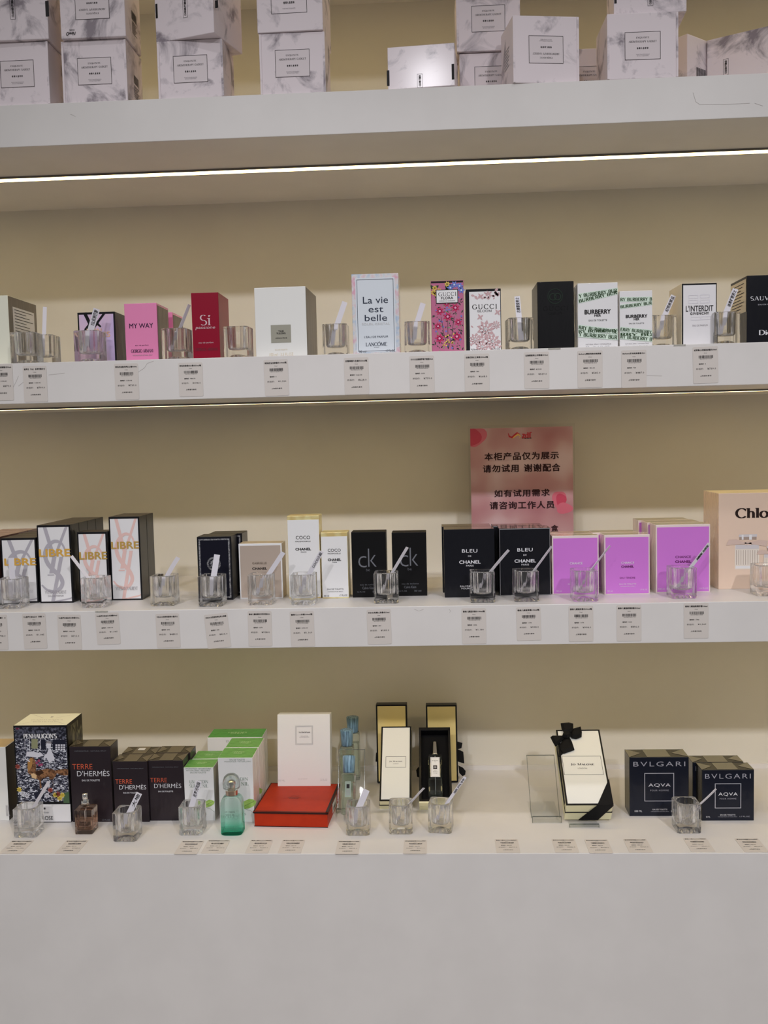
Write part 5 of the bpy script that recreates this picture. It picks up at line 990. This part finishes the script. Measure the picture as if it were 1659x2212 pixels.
# blue capped cologne bottles
BCAP = noise_mat('mottled_blue_cap', (58, 84, 100), (120, 152, 172), 260, .4, 6, (.35, .65), 0, (1, 1, .12), coat=.3)
BG = glass('pale_green_bottle_glass', (.945, .985, .97), 0, .25)
def bluebottle(label, u, vbase, y, H, lean=0, lab=True, W=.027, grp='bottles with mottled blue caps'):
    P = on_y(u, vbase, y); P.z = ZC
    rot = Matrix.Rotation(-math.radians(lean), 4, 'X')
    mw = Matrix.Translation(P+Vector((0, 0, .0+ (W*.5*math.sin(math.radians(lean))+.004 if lean else 0)))) @ rot
    def cp(o, Hb):
        c1 = MB(); c1.lathe([(W*.40, 0), (W*.40, .002), (W*.425, .003), (W*.47, .028), (W*.47, .0325), (W*.40, .0335)], BCAP, 30, (0, 0, Hb+.001)); tag(c1.build('cap', o), 'mottled blue cap')
    def lb(o, Hb):
        l = MB(); l.frame((0, -W/2-.0003, 0), (1, 0, 0), (0, 0, 1), (0, -1, 0)); l.prism([(-.006, Hb*.42), (.006, Hb*.42), (.006, Hb*.80), (-.006, Hb*.80)], 0, .0002, mat('pale_green_label', (112, 126, 114), .4)); l.rect(-.003, Hb*.63, .003, Hb*.73, INK, .0004)
        for i in range(3): l.rect(-.0042, Hb*(.56-i*.045), .0042, Hb*(.575-i*.045), GREYINK, .0004)
        l.build('paper_label', o)
    o = sqbottle('cologne_bottle', label, W, W, H-.034, mw, BG, cp, lb if lab else None, (.8, glass('pale_green_liquid', (.965, .985, .96), 0, .3, 1.34))); o['group'] = grp; return o
bluebottle('front blue capped bottle leaning back on a clear stand', 752, 1740, .155, .112, 24)
bluebottle('blue capped bottle directly behind the front one', 752, 1700, .312, .131, 0, False, .028)
bluebottle('rearmost blue capped bottle, right of the other two', 765, 1690, .385, .137, 0, False, .028)
P = on_z(728, 1755, ZC); eo = easel('clear acrylic easel under the front blue capped bottle', 728, 785, 1757, .052, .115, 28, lip=.008, back=.09)
# ================================================================== price stickers
def sticker(label, price, line1, web, digits, pos, X, Z, N, grp, w=.042, h=.0625, code=7):
    b = MB(); b.frame((0, 0, 0), X, Z, N); r = .0022; P = []
    for cx, cz, a0 in ((w-r, h-r, 0), (r, h-r, 90), (r, r, 180), (w-r, r, 270)):
        for i in range(4): a = math.radians(a0+i*30); P.append((cx+r*math.cos(a), cz+r*math.sin(a)))
    b.prism(P, 0, .00025, TAG); n = .0005; m = w/2
    b.glyphs(sans(line1, .03, 1), m, h*.91, w*.9, h*.05, INK, n); b.glyphs(sans('50ml' if digits % 2 else '100ml', 0, 1), m, h*.825, w*.12, h*.024, INK, n)
    rnd = random.Random(digits); x = w*.23
    while x < w*.79:
        q = rnd.choice([.0003, .0005, .0008]); b.rect(x, h*.685, min(x+q, w*.8), h*.76, INK, n); x += q+rnd.choice([.0003, .0004, .0007])
    b.glyphs(sans(str(digits), 0, 1), w*.52, h*.665, w*.48, h*.026, INK, n)
    b.glyphs(sans('官网价', .02, 1), w*.33, h*.53, w*.2, h*.036, INK, n)
    if web: b.glyphs(sans(web, .01, 1), w*.33+w*.14+len(web)*w*.019, h*.53, len(web)*w*.036, h*.032, INK, n)
    b.glyphs(sans('折后价:', 0, 1), w*.27, h*.395, w*.3, h*.045, INK, n); b.glyphs(sans(price, 0, 1), w*.735, h*.395, w*.34, h*.05, INK, n)
    b.glyphs(sans('上免官方身份', .01, 1, 1.1), m, h*.205, w*.44, h*.036, INK, n)
    mw = Matrix.Translation(pos) if not isinstance(pos, Matrix) else pos
    o = b.build('price_sticker', None, mw); tag(o, label, 'price sticker', grp)
    return o
def vtags(z, rows, grp):
    for (u0, v0, v1, price, l1, web, where, tilt) in rows:
        a = on_y(u0, v1, 0); b_ = on_y(u0, v0, 0); R_ = Matrix.Rotation(math.radians(-tilt), 4, 'Y')
        sticker('price sticker reading %s on the %s' % (price.replace('¥', ''), where), price, l1, web, 3614270000000+abs(hash_(l1+price)), Matrix.Translation(Vector((a.x, -.0004, a.z))) @ R_, (1, 0, 0), (0, 0, 1), (0, -1, 0), grp, h=min(.0635, b_.z-a.z))
def hash_(s):
    h = 7
    for ch in s: h = (h*31+ord(ch)) % 999999999
    return h
S2, S3 = 'second shelf edge', 'third shelf edge'
vtags(Z2, [(-20, 787, 866, '¥879.0', '...自由之水玫瑰香水90ml', '1190.00', S2+' at the left picture edge', 0), (53, 791, 869, '¥799.0', '圣罗兰（YSL）反转巴黎女士', '1150.00', S2+' below the leftmost cups', 0), (250, 786, 864, '¥739.0', '阿玛尼自我无界女士香水50m', '1150.00', S2+' below the bright pink box', 0),
 (388, 784, 857, '¥498.0', '阿玛尼挚爱女士香水50ml/瓶', '980.00', S2+' below the red box', 0), (573, 778, 856, '¥1,226', '阿玛尼玉龙茶香水100ml/瓶', '0', S2+' below the large off-white box', 1), (745, 773, 853, '¥628.0', '兰蔻美丽人生香水50ml/瓶', '1060.00', S2+' below the iridescent box', 0),
 (886, 768, 850, '¥799.0', 'GUCCI古驰绮梦栀子香型50ml', '1090', S2+' left of the flower box', 0), (1004.5, 765, 846, '¥668.0', '古驰花悦女士淡香水50ml/瓶', '980', S2+' below the dusty rose blossom box', 0), (1133, 761, 840, '¥539.0', '古驰罪爱男士浓情香水90ml', '810.00', S2+' below the plain black box', 0),
 (1248, 758, 838, '¥585.0', 'Burberry博柏利她与她淡香', '950.00', S2+' below the larger green-banded box', 0), (1342.5, 757, 838, '¥487.0', 'Burberry花与她淡香香水30', '720', S2+' below the smaller green-banded box', 0), (1497.5, 750, 829, '¥739.0', '纪梵希心无禁忌淡香水50ml/', '0', S2+' below the tall lettered white box', 1)], 'price stickers on the second shelf edge')
vtags(Z3, [(-31, 1326, 1404, '¥798.0', '自由之水（浓香）5', '1060.00', S3+' at the left picture edge', 0), (53, 1325, 1402, '¥1,085', 'YSL圣罗兰自由之水（浓香）9', '1580.00', S3+' below the tall grey monogram box', 1), (127.5, 1328, 1404, '¥715.0', 'YSL圣罗兰自由之水淡香水50m', '1040.00', S3+' before the small rose monogram box', 0),
 (211, 1325, 1393, '¥1,085', 'YSL圣罗兰自由之水淡香90ml/', '1580.00', S3+' below the tall rose monogram box', 2), (340, 1326, 1400, '¥480.0', 'VERSACE范思哲星夜水晶女士', '595', S3+' below the lone glass cup', 1), (449.5, 1328, 1402, '¥415.0', 'VERSACE范思哲同名男士淡香', '595', S3+' below the medallion box', 5),
 (537.5, 1320, 1396, '¥998.0', '香奈儿嘉柏丽尔天然浓香水50', '1270', S3+' below the taupe box', 0), (629.5, 1321, 1398, '¥1,169', '香奈儿coco浓香100ml/瓶', '1390.00', S3+' below the tall gold edged box', 1), (795, 1317, 1392, '¥189.0', '卡尔文克莱be淡香水50ml', '390', S3+' below the thin lettered black boxes', 1),
 (998.5, 1314, 1391, '¥1,180', '香奈儿蔚蓝浓香水100ml/瓶', '1390', S3+' below the left blue-black box', 0), (1117, 1312, 1384, '¥998.0', '香奈儿蔚蓝淡香100ml/瓶', '1190', S3+' below the silver-outlined box', 1), (1229, 1309, 1386, '¥998.0', '香奈儿邂逅淡香水50ml/瓶', '1170', S3+' below the leftmost violet box', 0),
 (1332.5, 1307, 1385, '¥896.0', '香奈儿邂逅柔情淡香水50ml', '1000', S3+' below the middle violet box', 0), (1477, 1303, 1379, '¥1,569', '香奈儿邂逅柔情浓香100ml', '1740', S3+' below the biggest violet box', 0)], 'price stickers on the third shelf edge')
for i, (u, price, where, ov) in enumerate([(-2, '¥1,380', 'flat on the counter at the left picture edge', 0), (119, '¥788.0', 'flat on the counter below the amber bottle', 0), (377, '¥818.0', 'flat on the counter below the small green-topped box', .003), (434, '¥609.0', 'flat on the counter below the green bottle', 0),
   (529, '¥689.0', 'flat on the counter under the left end of the orange-red box', 0), (600, '¥318.0', 'flat on the counter under the right half of the orange-red box', 0), (724, '¥399.0', 'flat on the counter below the cup beside the blue capped bottles', .004), (871, '¥629.0', 'flat on the counter below the cups of the cream boxes', .003),
   (1073, '¥399.0', 'flat on the counter left of the empty easel, with free space around', 0), (1200, '¥882.0', 'flat on the counter below the box with the bow', 0), (1273, '¥998.0', 'flat on the counter right below the corner of the bow box', .002), (1360, '¥726.0', 'flat on the counter below the larger dark blue box', 0),
   (1495, '¥560.0', 'flat on the counter below the rightmost cup', -.003), (1610, '¥566.0', 'flat on the counter at the right picture edge', -.001)]):
    p = on_z(u, 1843, ZC)
    sticker('price sticker lying %s' % where, price, ['香奈儿香水100ml/瓶', '爱马仕大地香水50ml', '祖玛珑蓝风铃香水30ml', '宝格丽碧蓝香水50ml'][i % 4]+'特价', '980.00', 3346130000000+i*7919, Vector((p.x, .0012-ov, ZC+.0003)), (1, 0, 0), (0, 1, 0), (0, 0, 1), 'price stickers lying on the counter', h=.0590)
# small clear tape pieces on the shelf edges
TP = glass('matt_tape', (.9, .9, .88), .3, .5)
for (u0, u1, v, z, lb) in ((1184, 1211, 757, Z2, 'second shelf edge near the plain black box'), (1455, 1481, 747, Z2, 'second shelf edge left of the tall lettered box'), (206, 233, 1322, Z3, 'third shelf edge under the small rose monogram box')):
    a = on_y(u0, v, 0); b_ = on_y(u1, v, 0); t = MB(); t.box((0, -.0005, -.003), (b_.x-a.x, -.0001, 0), TP); tag(t.build('tape_piece', None, Matrix.Translation(Vector((a.x, 0, z)))), 'short clear tape piece on the '+lb, 'tape')
if _tobj: 
    cdat = _tobj.data; bpy.data.objects.remove(_tobj); bpy.data.curves.remove(cdat)

for nm in ('deep_red_card', 'orange_red_card', 'matt_black_film_card', 'dark_blue'):
    if nm in _M: _M[nm].node_tree.nodes['Principled BSDF'].inputs['Specular IOR Level'].default_value = .2
